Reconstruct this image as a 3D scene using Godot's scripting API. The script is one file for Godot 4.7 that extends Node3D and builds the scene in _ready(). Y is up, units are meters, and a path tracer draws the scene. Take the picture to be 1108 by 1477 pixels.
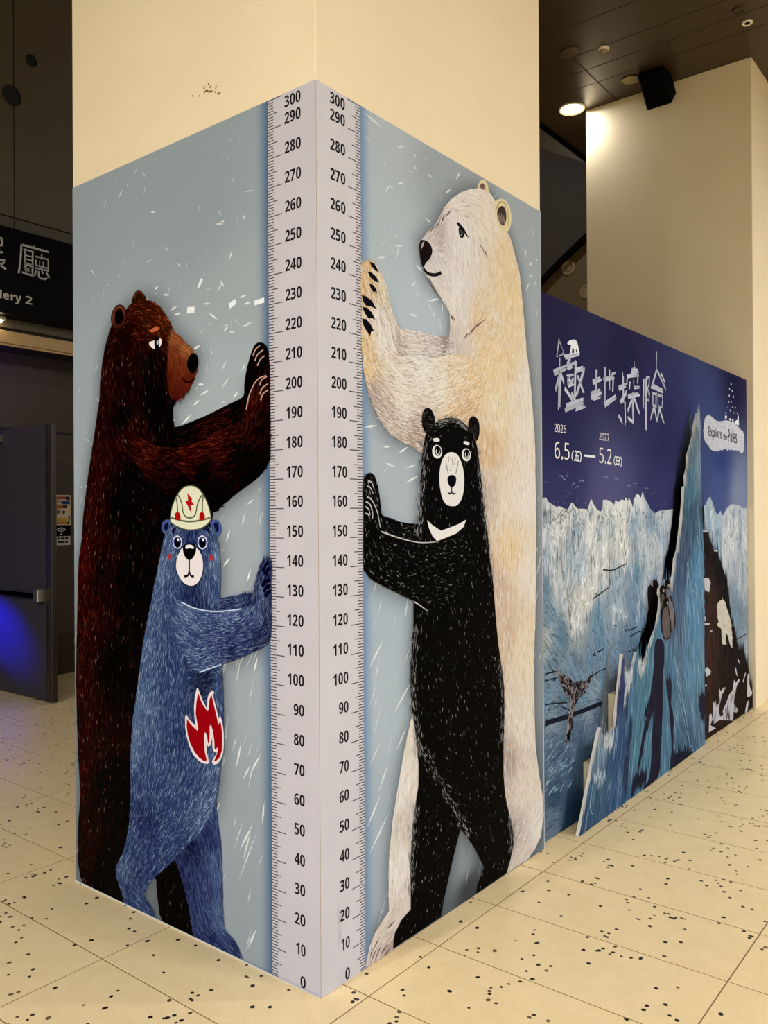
extends Node3D
# A corner column wrapped with a printed bear height chart, an exhibition mural beside it, in a museum hall.
# World: origin at the column's corner on the floor; +x runs along the right face, -z along the left face.

# ---- camera solved from the ruler printed on the column (frame taken as 1108 x 1477) ----
const FOCAL := 1207.957
const CAM := Vector3(-2.01141, 1.57816, 1.86937)
const TURN := 0.67049      # angle of the right face to the view
const PITCH := 0.0028913
const ROLL := -0.0060658

var fw := Vector3(cos(TURN), 0, -sin(TURN))
var rt := Vector3(sin(TURN), 0, cos(TURN))
var rng := RandomNumberGenerator.new()
var M := {}
var face_l := {}
var face_r := {}
var mural_p := {}
var ice_p := {}
var rock_p := {}
var sign_p := {}
var wall_p := {}
const L1 := 0.0004         # thickness of one layer of print

func _ready() -> void:
	rng.seed = 7
	setup_camera()
	setup_light()
	setup_planes()
	setup_materials()
	build_floor()
	build_ceiling()
	build_hall()
	build_columns()
	build_chart()
	build_mural()
	build_rock()
	build_iceberg()
	build_gallery_things()
	build_ceiling_things()
	build_small_things()

# ---------------------------------------------------------------- camera and light
func setup_camera() -> void:
	var cam := Camera3D.new()
	cam.name = "camera"
	cam.fov = rad_to_deg(2.0 * atan(738.5 / FOCAL))
	cam.near = 0.05
	cam.far = 100.0
	var f3 := fw * cos(PITCH) + Vector3.UP * sin(PITCH)
	var up3 := Vector3.UP * cos(PITCH) - fw * sin(PITCH)
	var right := rt * cos(ROLL) + up3 * sin(ROLL)
	var upr := up3 * cos(ROLL) - rt * sin(ROLL)
	cam.transform = Transform3D(Basis(right, upr, -f3), CAM)
	add_child(cam)
	cam.current = true

const WARM := Color(1.0, 0.995, 0.985)
var lamp_spots := [
	# x, z, energy : the hall's ceiling downlights
	[-6.8, 5.2, 9.5], [-7.2, 1.6, 13.0], [-7.2, -1.0, 12.0],
	[-3.6, 7.4, 5.0], [5.6, 6.6, 11.5], [8.8, 5.8, 8.5], [2.2, 8.6, 8.5],
	[-3.6, 3.4, 2.4], [0.6, 3.6, 0.6], [8.4, 2.6, 1.2],
]

func setup_light() -> void:
	var we := WorldEnvironment.new()
	we.name = "environment"
	var e := Environment.new()
	e.background_mode = Environment.BG_COLOR
	e.background_color = Color(0.012, 0.011, 0.010)
	e.tonemap_mode = Environment.TONE_MAPPER_LINEAR
	e.tonemap_exposure = 3.0
	e.sdfgi_enabled = true
	e.ssao_enabled = true
	e.ssil_enabled = true
	we.environment = e
	add_child(we)

func down_light(at: Vector3, size: float, energy: float, color: Color) -> void:
	var l := AreaLight3D.new()
	l.name = "lamp_light"
	l.area_size = Vector2(size, size)
	l.light_energy = energy
	l.light_color = color
	l.shadow_enabled = true
	l.set("area_range", 30.0)
	l.rotation = Vector3(-PI / 2, 0, 0)
	l.position = at
	add_child(l, true)

# ---------------------------------------------------------------- pixels to places
func ray(x: float, y: float) -> Vector3:
	var a := (x - 554.0) / FOCAL
	var b := (y - 738.5) / FOCAL
	var u := a * cos(ROLL) + b * sin(ROLL)
	var v := -a * sin(ROLL) + b * cos(ROLL)
	return rt * u + fw * (cos(PITCH) + v * sin(PITCH)) + Vector3.UP * (-v * cos(PITCH) + sin(PITCH))

func plane(o: Vector3, u: Vector3, n: Vector3) -> Dictionary:
	return {"o": o, "u": u, "n": n}

func hit(px: float, py: float, p: Dictionary) -> Vector3:
	var d := ray(px, py)
	var t: float = (p.o - CAM).dot(p.n) / d.dot(p.n)
	return CAM + d * t

func uv(px: float, py: float, p: Dictionary) -> Vector2:
	var q := hit(px, py, p) - (p.o as Vector3)
	return Vector2(q.dot(p.u), q.y)

func on_floor(px: float, py: float, h := 0.0) -> Vector3:
	var d := ray(px, py)
	return CAM + d * ((h - CAM.y) / d.y)

# zoomed windows on the photograph that outlines were read in: x, y, scale
const Z := {
	"A": [90.0, 400.0, 0.28881], "B": [90.0, 680.0, 0.28881], "C": [90.0, 1040.0, 0.28881],
	"D": [500.0, 100.0, 0.27076], "E": [500.0, 360.0, 0.27076], "F": [510.0, 560.0, 0.26173], "G": [510.0, 860.0, 0.37908],
	"H": [225.0, 690.0, 0.11507], "J": [255.0, 980.0, 0.08801], "K": [140.0, 410.0, 0.14440],
	"T": [790.0, 480.0, 0.16245], "U": [790.0, 600.0, 0.16245], "V": [950.0, 540.0, 0.14894], "W": [920.0, 760.0, 0.15343],
	"X": [780.0, 920.0, 0.12635], "Y": [780.0, 690.0, 0.18274], "1": [820.0, 860.0, 0.2439], "2": [900.0, 820.0, 0.2439],
	"8": [1000.0, 900.0, 0.14897], "S": [0.0, 290.0, 0.1626], "P": [0.0, 0.0, 1.0], "Q": [70.0, 690.0, 0.0813], "N": [265.0, 110.0, 0.0722],
}

# a string such as "A 318,165 335,140 B 10,20" read as points on plane p
func path(text: String, p: Dictionary) -> PackedVector2Array:
	var out := PackedVector2Array()
	var z: Array = Z["P"]
	for w in text.split(" ", false):
		if not w.contains(","):
			z = Z[w]
			continue
		var c := w.split(",")
		out.append(uv(z[0] + float(c[0]) * z[2], z[1] + float(c[1]) * z[2], p))
	return out

func one(text: String, p: Dictionary) -> Vector2:
	return path(text, p)[0]

func setup_planes() -> void:
	face_l = plane(Vector3.ZERO, Vector3(0, 0, 1), Vector3(-1, 0, 0))
	face_r = plane(Vector3.ZERO, Vector3(1, 0, 0), Vector3(0, 0, 1))
	mural_p = plane(Vector3(0, 0, -0.03), Vector3(1, 0, 0), Vector3(0, 0, 1))
	rock_p = plane(Vector3(0, 0, 0.0), Vector3(1, 0, 0), Vector3(0, 0, 1))
	var along := Vector3(3.80 - 1.767, 0, 0.029 - 0.067).normalized()
	ice_p = plane(Vector3(1.767, 0, 0.067), along, Vector3(-along.z, 0, along.x))
	sign_p = plane(Vector3(0, 0, -5.2), Vector3(1, 0, 0), Vector3(0, 0, 1))
	wall_p = plane(Vector3(0, 0, -5.87), Vector3(1, 0, 0), Vector3(0, 0, 1))

# ---------------------------------------------------------------- materials
func c8(r: float, g: float, b: float) -> Color:
	var c := Color(r / 255.0, g / 255.0, b / 255.0).srgb_to_linear()   # inks as the photograph shows them, with its white balance taken off
	return Color(c.r * 0.95, c.g * 1.02, minf(c.b * 1.15, 0.95))

func mat(called: String, col: Color, rough := 0.6, metal := 0.0) -> StandardMaterial3D:
	var m := StandardMaterial3D.new()
	m.resource_name = called
	m.albedo_color = col
	m.roughness = rough
	m.metallic = metal
	M[called] = m
	return m

func noise_tex(scale_: float, lo: Color, hi: Color, size := 256, octaves := 4, sd := 1) -> NoiseTexture2D:
	var n := FastNoiseLite.new()
	n.seed = sd
	n.frequency = scale_
	n.fractal_octaves = octaves
	var g := Gradient.new()
	g.set_color(0, lo)
	g.set_color(1, hi)
	var t := NoiseTexture2D.new()
	t.width = size
	t.height = size
	t.seamless = true
	t.noise = n
	t.color_ramp = g
	return t

func setup_materials() -> void:
	mat("far_wall", Color8(118, 118, 122), 0.7)
	var pr := mat("vinyl_print", Color.WHITE, 0.5)
	pr.metallic_specular = 0.1
	pr.vertex_color_use_as_albedo = true
	var pg := mat("gloss_print", Color.WHITE, 0.5)
	pg.vertex_color_use_as_albedo = true
	pg.metallic_specular = 0.08
	mat("ink", Color8(20, 16, 20), 0.5).metallic_specular = 0.16
	mat("letter_white", Color8(232, 232, 238), 0.5)
	mat("letter_ink", Color8(38, 38, 44), 0.5)
	var paint := mat("cream_paint", Color.WHITE, 0.62)
	paint.albedo_texture = noise_tex(0.012, Color8(236, 221, 189), Color8(240, 227, 196), 256, 3, 3)
	paint.uv1_triplanar = true
	paint.uv1_world_triplanar = true
	paint.uv1_scale = Vector3(0.4, 0.4, 0.4)
	mat("ceiling_panel", Color8(60, 47, 31), 0.34, 0.25)
	mat("ceiling_back", Color8(22, 19, 16), 0.7)
	mat("hall_panel", Color8(92, 84, 68), 0.5)
	mat("hall_dark", Color8(20, 17, 15), 0.6)
	mat("beige_trim", Color8(190, 160, 112), 0.45)
	mat("sign_black", Color8(9, 7, 8), 0.4).metallic_specular = 0.15
	mat("sign_letter", Color8(196, 190, 182), 0.5)
	mat("door_paint", Color8(62, 58, 66), 0.55, 0.0).metallic_specular = 0.25
	mat("door_edge", Color8(58, 52, 46), 0.4, 0.5)
	mat("steel", Color8(190, 186, 176), 0.3, 0.9)
	mat("wall_dark", Color8(62, 50, 34), 0.45)
	mat("grout", Color8(138, 110, 70), 0.9)
	mat("slab", Color8(120, 105, 80), 0.8)
	mat("black_plastic", Color8(4, 4, 5), 0.6).metallic_specular = 0.12
	mat("disc_dark", Color8(20, 17, 13), 0.6)
	mat("disc_brown", Color8(70, 52, 30), 0.4)
	mat("disc_grey", Color8(150, 132, 98), 0.45)
	mat("foam_white", Color8(236, 232, 224), 0.6)
	mat("wood_cream", Color8(226, 208, 174), 0.6)
	mat("fascia", Color8(5, 4, 4), 0.7).metallic_specular = 0.15
	mat("bulkhead", Color8(60, 51, 43), 0.7)
	mat("olive_panel", Color8(104, 86, 56), 0.5)
	mat("white_metal", Color8(226, 218, 204), 0.35)
	var g := mat("lamp_glow", Color8(255, 244, 220), 0.5)
	g.emission_enabled = true
	g.emission = Color8(255, 232, 190)
	g.emission_energy_multiplier = 6.0

# ---------------------------------------------------------------- scene helpers
var counts := {}
func numbered(called: String) -> String:
	var n: int = counts.get(called, 0)
	counts[called] = n + 1
	return called if n == 0 else "%s_%03d" % [called, n]

func thing(called: String, at: Vector3, label: String, category: String, group := "") -> Node3D:
	var o := Node3D.new()
	o.name = numbered(called)
	add_child(o)
	o.position = at
	o.set_meta("label", label)
	o.set_meta("category", category)
	if group:
		o.set_meta("group", group)
	return o

func struct(called: String, at := Vector3.ZERO) -> Node3D:
	var o := Node3D.new()
	o.name = called
	add_child(o)
	o.position = at
	o.set_meta("kind", "structure")
	return o

func part(called: String, mesh: Mesh, material: Material, parent: Node3D, at := Vector3.ZERO, turn := Vector3.ZERO) -> MeshInstance3D:
	var o := MeshInstance3D.new()
	o.name = called
	o.mesh = mesh
	o.material_override = material
	o.position = at
	o.rotation = turn
	parent.add_child(o, true)
	return o

func world_of(n: Node3D) -> Vector3:
	var p := Vector3.ZERO
	var k: Node = n
	while k is Node3D and k != self:
		p += (k as Node3D).position
		k = k.get_parent()
	return p

func quad(st: SurfaceTool, a: Vector3, b: Vector3, c: Vector3, d: Vector3) -> void:
	var n := (c - a).cross(b - a).normalized()
	for v in [a, b, c, a, c, d]:
		st.set_normal(n)
		st.add_vertex(v)

# a box between two corners with chamfered edges
func slab_box(lo: Vector3, hi: Vector3, ch := 0.0) -> ArrayMesh:
	var st := SurfaceTool.new()
	st.begin(Mesh.PRIMITIVE_TRIANGLES)
	var c := (lo + hi) / 2.0
	var h := (hi - lo) / 2.0
	add_box(st, Transform3D(Basis(), c), h, ch)
	return st.commit()

func add_box(st: SurfaceTool, t: Transform3D, h: Vector3, ch := 0.0) -> void:
	for ax in 3:
		for s in [-1.0, 1.0]:
			var n := Vector3.ZERO
			n[ax] = s
			var a1 := Vector3.ZERO
			a1[(ax + 1) % 3] = 1.0
			var a2 := Vector3.ZERO
			a2[(ax + 2) % 3] = 1.0
			var o := n * h[ax]
			var w1 := a1 * (h[(ax + 1) % 3] - ch)
			var w2 := a2 * (h[(ax + 2) % 3] - ch)
			var q := [o - w1 - w2, o + w1 - w2, o + w1 + w2, o - w1 + w2]
			if s > 0.0:
				q.reverse()
			quad(st, t * q[0], t * q[1], t * q[2], t * q[3])
	if ch <= 0.0:
		return
	for ax in 3:     # bevels along each axis, then corners
		var b := (ax + 1) % 3
		var d := (ax + 2) % 3
		for sb in [-1.0, 1.0]:
			for sd in [-1.0, 1.0]:
				var p1 := Vector3.ZERO
				p1[b] = sb * h[b]
				p1[d] = sd * (h[d] - ch)
				var p2 := Vector3.ZERO
				p2[b] = sb * (h[b] - ch)
				p2[d] = sd * h[d]
				var e := Vector3.ZERO
				e[ax] = h[ax] - ch
				var q := [p1 - e, p1 + e, p2 + e, p2 - e]
				if sb * sd > 0.0:
					q.reverse()
				quad(st, t * q[0], t * q[1], t * q[2], t * q[3])
	for sx in [-1.0, 1.0]:
		for sy in [-1.0, 1.0]:
			for sz in [-1.0, 1.0]:
				var a := Vector3(sx * h.x, sy * (h.y - ch), sz * (h.z - ch))
				var b2 := Vector3(sx * (h.x - ch), sy * h.y, sz * (h.z - ch))
				var c2 := Vector3(sx * (h.x - ch), sy * (h.y - ch), sz * h.z)
				var tri := [a, b2, c2]
				if sx * sy * sz > 0.0:
					tri.reverse()
				var n := Vector3(sx, sy, sz).normalized()
				for v in tri:
					st.set_normal(t.basis * n)
					st.add_vertex(t * v)

# solid of revolution round y: profile of (radius, height)
func lathe(profile: Array, seg := 32) -> ArrayMesh:
	var st := SurfaceTool.new()
	st.begin(Mesh.PRIMITIVE_TRIANGLES)
	for i in profile.size() - 1:
		var p: Vector2 = profile[i]
		var q: Vector2 = profile[i + 1]
		for k in seg:
			var a0 := TAU * k / seg
			var a1 := TAU * (k + 1) / seg
			var v0 := Vector3(p.x * cos(a0), p.y, p.x * sin(a0))
			var v1 := Vector3(p.x * cos(a1), p.y, p.x * sin(a1))
			var v2 := Vector3(q.x * cos(a1), q.y, q.x * sin(a1))
			var v3 := Vector3(q.x * cos(a0), q.y, q.x * sin(a0))
			var n := Vector3((p.y - q.y) * -cos((a0 + a1) / 2), -(p.x - q.x) * -1.0, (p.y - q.y) * -sin((a0 + a1) / 2))
			n = n.normalized() if n.length() > 1e-9 else Vector3.UP
			for v in [v0, v1, v2, v0, v2, v3]:
				st.set_normal(n)
				st.add_vertex(v)
	return st.commit()

func tube(pts: Array, r: float, seg := 10) -> ArrayMesh:
	var st := SurfaceTool.new()
	st.begin(Mesh.PRIMITIVE_TRIANGLES)
	var rings := []
	for i in pts.size():
		var a: Vector3 = pts[maxi(i - 1, 0)]
		var b: Vector3 = pts[mini(i + 1, pts.size() - 1)]
		var t := (b - a).normalized()
		var s := t.cross(Vector3.UP if absf(t.y) < 0.9 else Vector3.RIGHT).normalized()
		var w := s.cross(t)
		var ring := []
		for k in seg:
			var g := TAU * k / seg
			ring.append([pts[i] + (s * cos(g) + w * sin(g)) * r, s * cos(g) + w * sin(g)])
		rings.append(ring)
	for i in rings.size() - 1:
		for k in seg:
			var k2 := (k + 1) % seg
			for v in [rings[i][k], rings[i + 1][k], rings[i + 1][k2], rings[i][k], rings[i + 1][k2], rings[i][k2]]:
				st.set_normal(v[1])
				st.add_vertex(v[0])
	for e in [0, rings.size() - 1]:
		for k in seg:
			for v in [rings[e][0], rings[e][k], rings[e][(k + 1) % seg]]:
				st.set_normal(v[1])
				st.add_vertex(v[0])
	return st.commit()

# ---------------------------------------------------------------- flat print: layers of ink on a plane
class Art:
	var p: Dictionary
	var off := Vector3.ZERO
	var v := PackedVector3Array()
	var c := PackedColorArray()
	var spread := 0.0001    # marks lie one over another within this depth
	var marks := 0
	var lim := Rect2()      # where marks must stay, if set
	func keep(q: Vector2) -> Vector2:
		return q.clamp(lim.position, lim.end) if lim.size.x > 0.0 else q
	func _init(plane_: Dictionary, off_ := Vector3.ZERO) -> void:
		p = plane_
		off = off_
	func at(q: Vector2, n: float) -> Vector3:
		return (p.o as Vector3) + (p.u as Vector3) * q.x + Vector3(0, q.y, 0) + (p.n as Vector3) * n - off
	func tri(a: Vector2, b: Vector2, d: Vector2, ca: Color, cb: Color, cd: Color, n: float) -> void:
		if (b - a).cross(d - a) > 0.0:
			v.append_array([at(a, n), at(d, n), at(b, n)])
			c.append_array([ca, cd, cb])
		else:
			v.append_array([at(a, n), at(b, n), at(d, n)])
			c.append_array([ca, cb, cd])
	func poly(pts: PackedVector2Array, col: Color, n: float) -> void:
		var ix := Geometry2D.triangulate_polygon(pts)
		for i in range(0, ix.size(), 3):
			tri(pts[ix[i]], pts[ix[i + 1]], pts[ix[i + 2]], col, col, col, n)
	# filled with inks that change over the sheet: field gives the ink at a point
	func fill(pts: PackedVector2Array, field: Callable, n: float, cell := 0.03) -> void:
		var r := Rect2(pts[0], Vector2.ZERO)
		for q in pts:
			r = r.expand(q)
		var nx := int(ceil(r.size.x / cell))
		var ny := int(ceil(r.size.y / cell))
		var inside := PackedByteArray()
		var cols := PackedColorArray()
		for j in ny + 1:
			for i in nx + 1:
				var q := r.position + Vector2(i, j) * cell
				inside.append(1 if Geometry2D.is_point_in_polygon(q, pts) else 0)
				cols.append(field.call(q))
		for j in ny:
			for i in nx:
				var k := j * (nx + 1) + i
				var a := r.position + Vector2(i, j) * cell
				var b := a + Vector2(cell, 0)
				var d := a + Vector2(cell, cell)
				var e := a + Vector2(0, cell)
				if inside[k] + inside[k + 1] + inside[k + nx + 1] + inside[k + nx + 2] == 4:
					tri(a, b, d, cols[k], cols[k + 1], cols[k + nx + 2], n)
					tri(a, d, e, cols[k], cols[k + nx + 2], cols[k + nx + 1], n)
					continue
				for piece in Geometry2D.intersect_polygons(PackedVector2Array([a, b, d, e]), pts):
					var ix := Geometry2D.triangulate_polygon(piece)
					for m in range(0, ix.size(), 3):
						tri(piece[ix[m]], piece[ix[m + 1]], piece[ix[m + 2]], field.call(piece[ix[m]]), field.call(piece[ix[m + 1]]), field.call(piece[ix[m + 2]]), n)
	# one hair or brush mark: pointed at both ends
	func dab(m: Vector2, dir: Vector2, length: float, width: float, col: Color, n: float) -> void:
		var d := dir.normalized() * length * 0.5
		var s := Vector2(-dir.y, dir.x).normalized() * width * 0.5
		marks += 1
		n += fmod(marks * 0.618034, 1.0) * spread
		var p0 := keep(m - d)
		var p1 := keep(m + d)
		tri(p0, keep(m + s), p1, col, col, col, n)
		tri(p0, p1, keep(m - s), col, col, col, n)
	func bar(a: Vector2, b: Vector2, width: float, col: Color, n: float) -> void:
		var s := (b - a).orthogonal().normalized() * width * 0.5
		tri(a - s, a + s, b + s, col, col, col, n)
		tri(a - s, b + s, b - s, col, col, col, n)
	func line(pts: PackedVector2Array, w0: float, w1: float, col: Color, n: float) -> void:
		var k := pts.size()
		var lft := PackedVector2Array()
		var rgt := PackedVector2Array()
		for i in k:
			var s := (pts[mini(i + 1, k - 1)] - pts[maxi(i - 1, 0)]).orthogonal().normalized() * lerpf(w0, w1, float(i) / (k - 1)) * 0.5
			lft.append(keep(pts[i] + s))
			rgt.append(keep(pts[i] - s))
		for i in k - 1:
			tri(lft[i], lft[i + 1], rgt[i + 1], col, col, col, n)
			tri(lft[i], rgt[i + 1], rgt[i], col, col, col, n)
	func spot(m: Vector2, rx: float, ry: float, col: Color, n: float, seg := 20) -> void:
		for i in seg:
			var a := TAU * i / seg
			var b := TAU * (i + 1) / seg
			tri(m, m + Vector2(cos(a) * rx, sin(a) * ry), m + Vector2(cos(b) * rx, sin(b) * ry), col, col, col, n)
	func mesh() -> ArrayMesh:
		var arr := []
		arr.resize(Mesh.ARRAY_MAX)
		var nn := PackedVector3Array()
		nn.resize(v.size())
		nn.fill(p.n)
		arr[Mesh.ARRAY_VERTEX] = v
		arr[Mesh.ARRAY_NORMAL] = nn
		arr[Mesh.ARRAY_COLOR] = c
		var m := ArrayMesh.new()
		m.add_surface_from_arrays(Mesh.PRIMITIVE_TRIANGLES, arr)
		return m

func ink(called: String, a: Art, parent: Node3D, material := "vinyl_print") -> MeshInstance3D:
	return part(called, a.mesh(), M[material], parent)

# inverse-distance mix of inks or directions given at points
func inks(list: Array, p: Dictionary) -> Array:
	var out := []
	for e in list:
		out.append([one(e[0], p), c8(e[1], e[2], e[3])])
	return out

func mix(q: Vector2, list: Array, power := 1.5) -> Color:
	var s := 0.0
	var r := Color(0, 0, 0)
	for e in list:
		var w := 1.0 / pow((q - (e[0] as Vector2)).length_squared() + 0.0006, power)
		r += (e[1] as Color) * w
		s += w
	return r / s

func flows(list: Array, p: Dictionary) -> Array:
	var out := []
	for e in list:
		var a := path(e, p)
		out.append([a[0], (a[1] - a[0]).normalized()])
	return out

func flow(q: Vector2, list: Array) -> Vector2:
	var r := Vector2.ZERO
	for e in list:
		var d := (q - (e[0] as Vector2)).length_squared() + 0.0006
		r += (e[1] as Vector2) / (d * d)
	return r.normalized()

func smooth(pts: PackedVector2Array, steps := 4, closed := true) -> PackedVector2Array:
	var out := PackedVector2Array()
	var k := pts.size()
	for i in (k if closed else k - 1):
		var p0 := pts[(i - 1 + k) % k] if closed else pts[maxi(i - 1, 0)]
		var p1 := pts[i]
		var p2 := pts[(i + 1) % k]
		var p3 := pts[(i + 2) % k] if closed else pts[mini(i + 2, k - 1)]
		for s in steps:
			out.append(p1.cubic_interpolate(p2, p0, p3, float(s) / steps))
	if not closed:
		out.append(pts[k - 1])
	return out

# hairs over a shape: list of [share, lightness factor or ink]
func fur(a: Art, pts: PackedVector2Array, count: int, length: float, width: float, ways: Array, field: Callable, n: float, stray := 0.25, inside := false) -> void:
	a.spread = L1 * 0.6
	var r := Rect2(pts[0], Vector2.ZERO)
	for q in pts:
		r = r.expand(q)
	var made := 0
	var tries := 0
	while made < count and tries < count * 8:
		tries += 1
		var q := r.position + Vector2(rng.randf() * r.size.x, rng.randf() * r.size.y)
		if not Geometry2D.is_point_in_polygon(q, pts):
			continue
		if inside and not Geometry2D.is_point_in_polygon(q + Vector2(0, length * 0.45), pts):
			continue
		var col: Color = field.call(q)
		made += 1
		if col.a < 0.5:
			continue
		var d := flow(q, ways).rotated(rng.randf_range(-stray, stray))
		a.dab(q, d, length * rng.randf_range(0.5, 1.4), width * rng.randf_range(0.6, 1.3), col, n)

func edge_distance(q: Vector2, pts: PackedVector2Array) -> float:
	var best := 9.0
	for i in pts.size():
		var c := Geometry2D.get_closest_point_to_segment(q, pts[i], pts[(i + 1) % pts.size()])
		best = minf(best, q.distance_squared_to(c))
	return sqrt(best)

# lettering fitted into a box on a plane
func letters(parent: Node3D, called: String, text: String, p: Dictionary, lo: Vector2, hi: Vector2, material: String, n: float, bold := false, serif := false) -> MeshInstance3D:
	var t := TextMesh.new()
	var f := SystemFont.new()
	f.font_names = PackedStringArray(["Droid Serif" if serif else "Droid Sans"])
	f.font_weight = 700 if bold else 400
	t.font = f
	t.text = text
	t.font_size = 48
	t.pixel_size = 0.01
	t.depth = 0.0
	t.curve_step = 1.5
	var bb := t.get_aabb()
	var o := part(called, t, M[material], parent)
	var sx := (hi.x - lo.x) / bb.size.x
	var sy := (hi.y - lo.y) / bb.size.y
	var b := Basis((p.u as Vector3) * sx, Vector3.UP * sy, p.n)
	var org: Vector3 = p.o + p.u * (lo.x - bb.position.x * sx) + Vector3.UP * (lo.y - bb.position.y * sy) + p.n * n
	o.transform = Transform3D(b, org - world_of(parent))
	return o

# ---------------------------------------------------------------- floor
func tile_texture(sd: int) -> ImageTexture:
	var r := RandomNumberGenerator.new()
	r.seed = 100 + sd
	var small := Image.create(64, 144, false, Image.FORMAT_RGB8)
	var n := FastNoiseLite.new()
	n.seed = sd
	n.frequency = 0.05
	for y in 144:
		for x in 64:
			var k := n.get_noise_2d(x, y) * 0.022 + r.randf_range(-0.012, 0.012)
			small.set_pixel(x, y, Color(0.945 + k, 0.848 + k, 0.65 + k * 1.2))
	small.resize(448, 1008, Image.INTERPOLATE_CUBIC)
	# dark chips, loosely gathered in clusters
	var centres := []
	for i in 7:
		centres.append(Vector2(r.randf() * 448, r.randf() * 1008))
	for i in 40:
		var q := Vector2(r.randf() * 448, r.randf() * 1008)
		if r.randf() < 0.7:
			q = (centres[r.randi() % 7] as Vector2) + Vector2(r.randfn() * 42, r.randfn() * 42)
		var rad := r.randf_range(5.4, 8.8)
		var sq := r.randf_range(0.75, 1.2)
		var turn := r.randf() * PI
		var col := Color(0.12, 0.075, 0.05).lerp(Color(0.55, 0.45, 0.3), 0.0 if r.randf() < 0.72 else r.randf_range(0.3, 0.8))
		for yy in range(-12, 13):
			for xx in range(-12, 13):
				var w := Vector2(xx, yy).rotated(turn)
				var d := Vector2(w.x, w.y * sq).length() - rad
				var px := int(q.x) + xx
				var py := int(q.y) + yy
				if d < 0.7 and px >= 0 and py >= 0 and px < 448 and py < 1008:
					var was := small.get_pixel(px, py)
					small.set_pixel(px, py, was.lerp(col, clampf(0.7 - d, 0.0, 1.0)))
	return ImageTexture.create_from_image(small)

func tile_mesh(w: float, d: float) -> ArrayMesh:
	var st := SurfaceTool.new()
	st.begin(Mesh.PRIMITIVE_TRIANGLES)
	var h := 0.012
	var b := 0.0003
	var rings := [[0.0, -h], [0.0, -b], [b, 0.0]]
	var ring := func(k: int) -> Array:
		var i: float = rings[k][0]
		var y: float = rings[k][1]
		return [Vector3(i, y, i), Vector3(w - i, y, i), Vector3(w - i, y, d - i), Vector3(i, y, d - i)]
	for k in 2:
		var a: Array = ring.call(k)
		var c: Array = ring.call(k + 1)
		for s in 4:
			var s2 := (s + 1) % 4
			var n: Vector3 = ((a[s2] - a[s]) as Vector3).cross(c[s] - a[s]).normalized() * -1.0
			for v in [a[s], a[s2], c[s2], a[s], c[s2], c[s]]:
				st.set_normal(n)
				st.set_uv(Vector2(v.x / w, v.z / d))
				st.add_vertex(v)
	var t: Array = ring.call(2)
	for v in [t[0], t[1], t[2], t[0], t[2], t[3]]:
		st.set_normal(Vector3.UP)
		st.set_uv(Vector2(v.x / w, v.z / d))
		st.add_vertex(v)
	return st.commit()

func screen(q: Vector3) -> Vector3:
	var d := q - CAM
	var z := d.dot(fw)
	return Vector3(554 + FOCAL * d.dot(rt) / z, 738.5 - FOCAL * d.y / z, z)

func build_floor() -> void:
	var root := struct("floor")
	part("subfloor", slab_box(Vector3(-11, -0.12, -10), Vector3(13, -0.0006, 10)), M.grout, root)
	var px := 0.4035
	var pz := 0.899
	var gap := 0.005
	var mesh := tile_mesh(px - gap, pz - gap)
	var mats := []
	for k in 6:
		var m := StandardMaterial3D.new()
		m.resource_name = "speckled_tile"
		m.albedo_texture = tile_texture(k)
		m.roughness = 0.36
		m.texture_repeat = false
		mats.append(m)
	var cand := []
	for i in range(-28, 32):
		for j in range(-11, 11):
			var o := Vector3(0.105 + px * i + gap / 2, 0, 0.115 + pz * j + gap / 2)
			if o.x > -0.02 and o.x + px < 1.56 and o.z > -1.5 and o.z + pz < 0.02:
				continue
			var mid := o + Vector3(px / 2, 0, pz / 2)
			var s := screen(mid)
			var seen := s.z > 0.8 and s.x > -250 and s.x < 1380 and s.y < 1700
			cand.append([s.z if seen else 50.0 + mid.distance_to(CAM), o, rng.randi()])
	cand.sort_custom(func(a, b): return a[0] < b[0])
	var rest := SurfaceTool.new()
	rest.begin(Mesh.PRIMITIVE_TRIANGLES)
	for k in cand.size():
		var r: int = cand[k][2]
		var flip := (r >> 4) % 2 == 1
		var o: Vector3 = cand[k][1]
		if flip:
			o += Vector3(px - gap, 0, pz - gap)
		if k < 290:
			part("tile", mesh, mats[r % 6], root, o, Vector3(0, PI if flip else 0.0, 0))
		else:
			rest.append_from(mesh, 0, Transform3D(Basis(Vector3.UP, PI if flip else 0.0), o))
	var far := part("distant_tiles", rest.commit(), mats[0], root)
	far.set_meta("kind", "stuff")

# ---------------------------------------------------------------- ceiling, hall walls
const CEIL := 5.24
const EDGE := -1.83        # where the low ceiling stops and the tall hall begins

func build_ceiling() -> void:
	var root := struct("ceiling", Vector3(0, CEIL, 0))
	part("soffit_slab", slab_box(Vector3(-11, 0.02, EDGE), Vector3(13, 0.42, 10)), M.ceiling_back, root)
	var xs := [-11.0, -9.2, -7.4, -5.6, -3.2, -1.4, 0.4, 2.2, 3.805, 4.205, 4.455, 4.695, 6.2, 8.0, 9.8, 11.4, 13.0]
	var zs := [EDGE, -1.103, 0.42, 2.0, 3.5, 5.0, 6.5, 8.2, 10.0]
	for i in xs.size() - 1:
		for j in zs.size() - 1:
			part("ceiling_panel", slab_box(Vector3(xs[i] + 0.003, 0.0, zs[j] + 0.003), Vector3(xs[i + 1] - 0.003, 0.02, zs[j + 1] - 0.003), 0.002), M.ceiling_panel, root)
	part("edge_fascia", slab_box(Vector3(-11, -0.02, EDGE - 0.04), Vector3(13, 2.4, EDGE)), M.fascia, root)
	part("hall_roof", slab_box(Vector3(-11, 2.4, -10), Vector3(13, 2.5, EDGE)), M.fascia, root)

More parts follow.
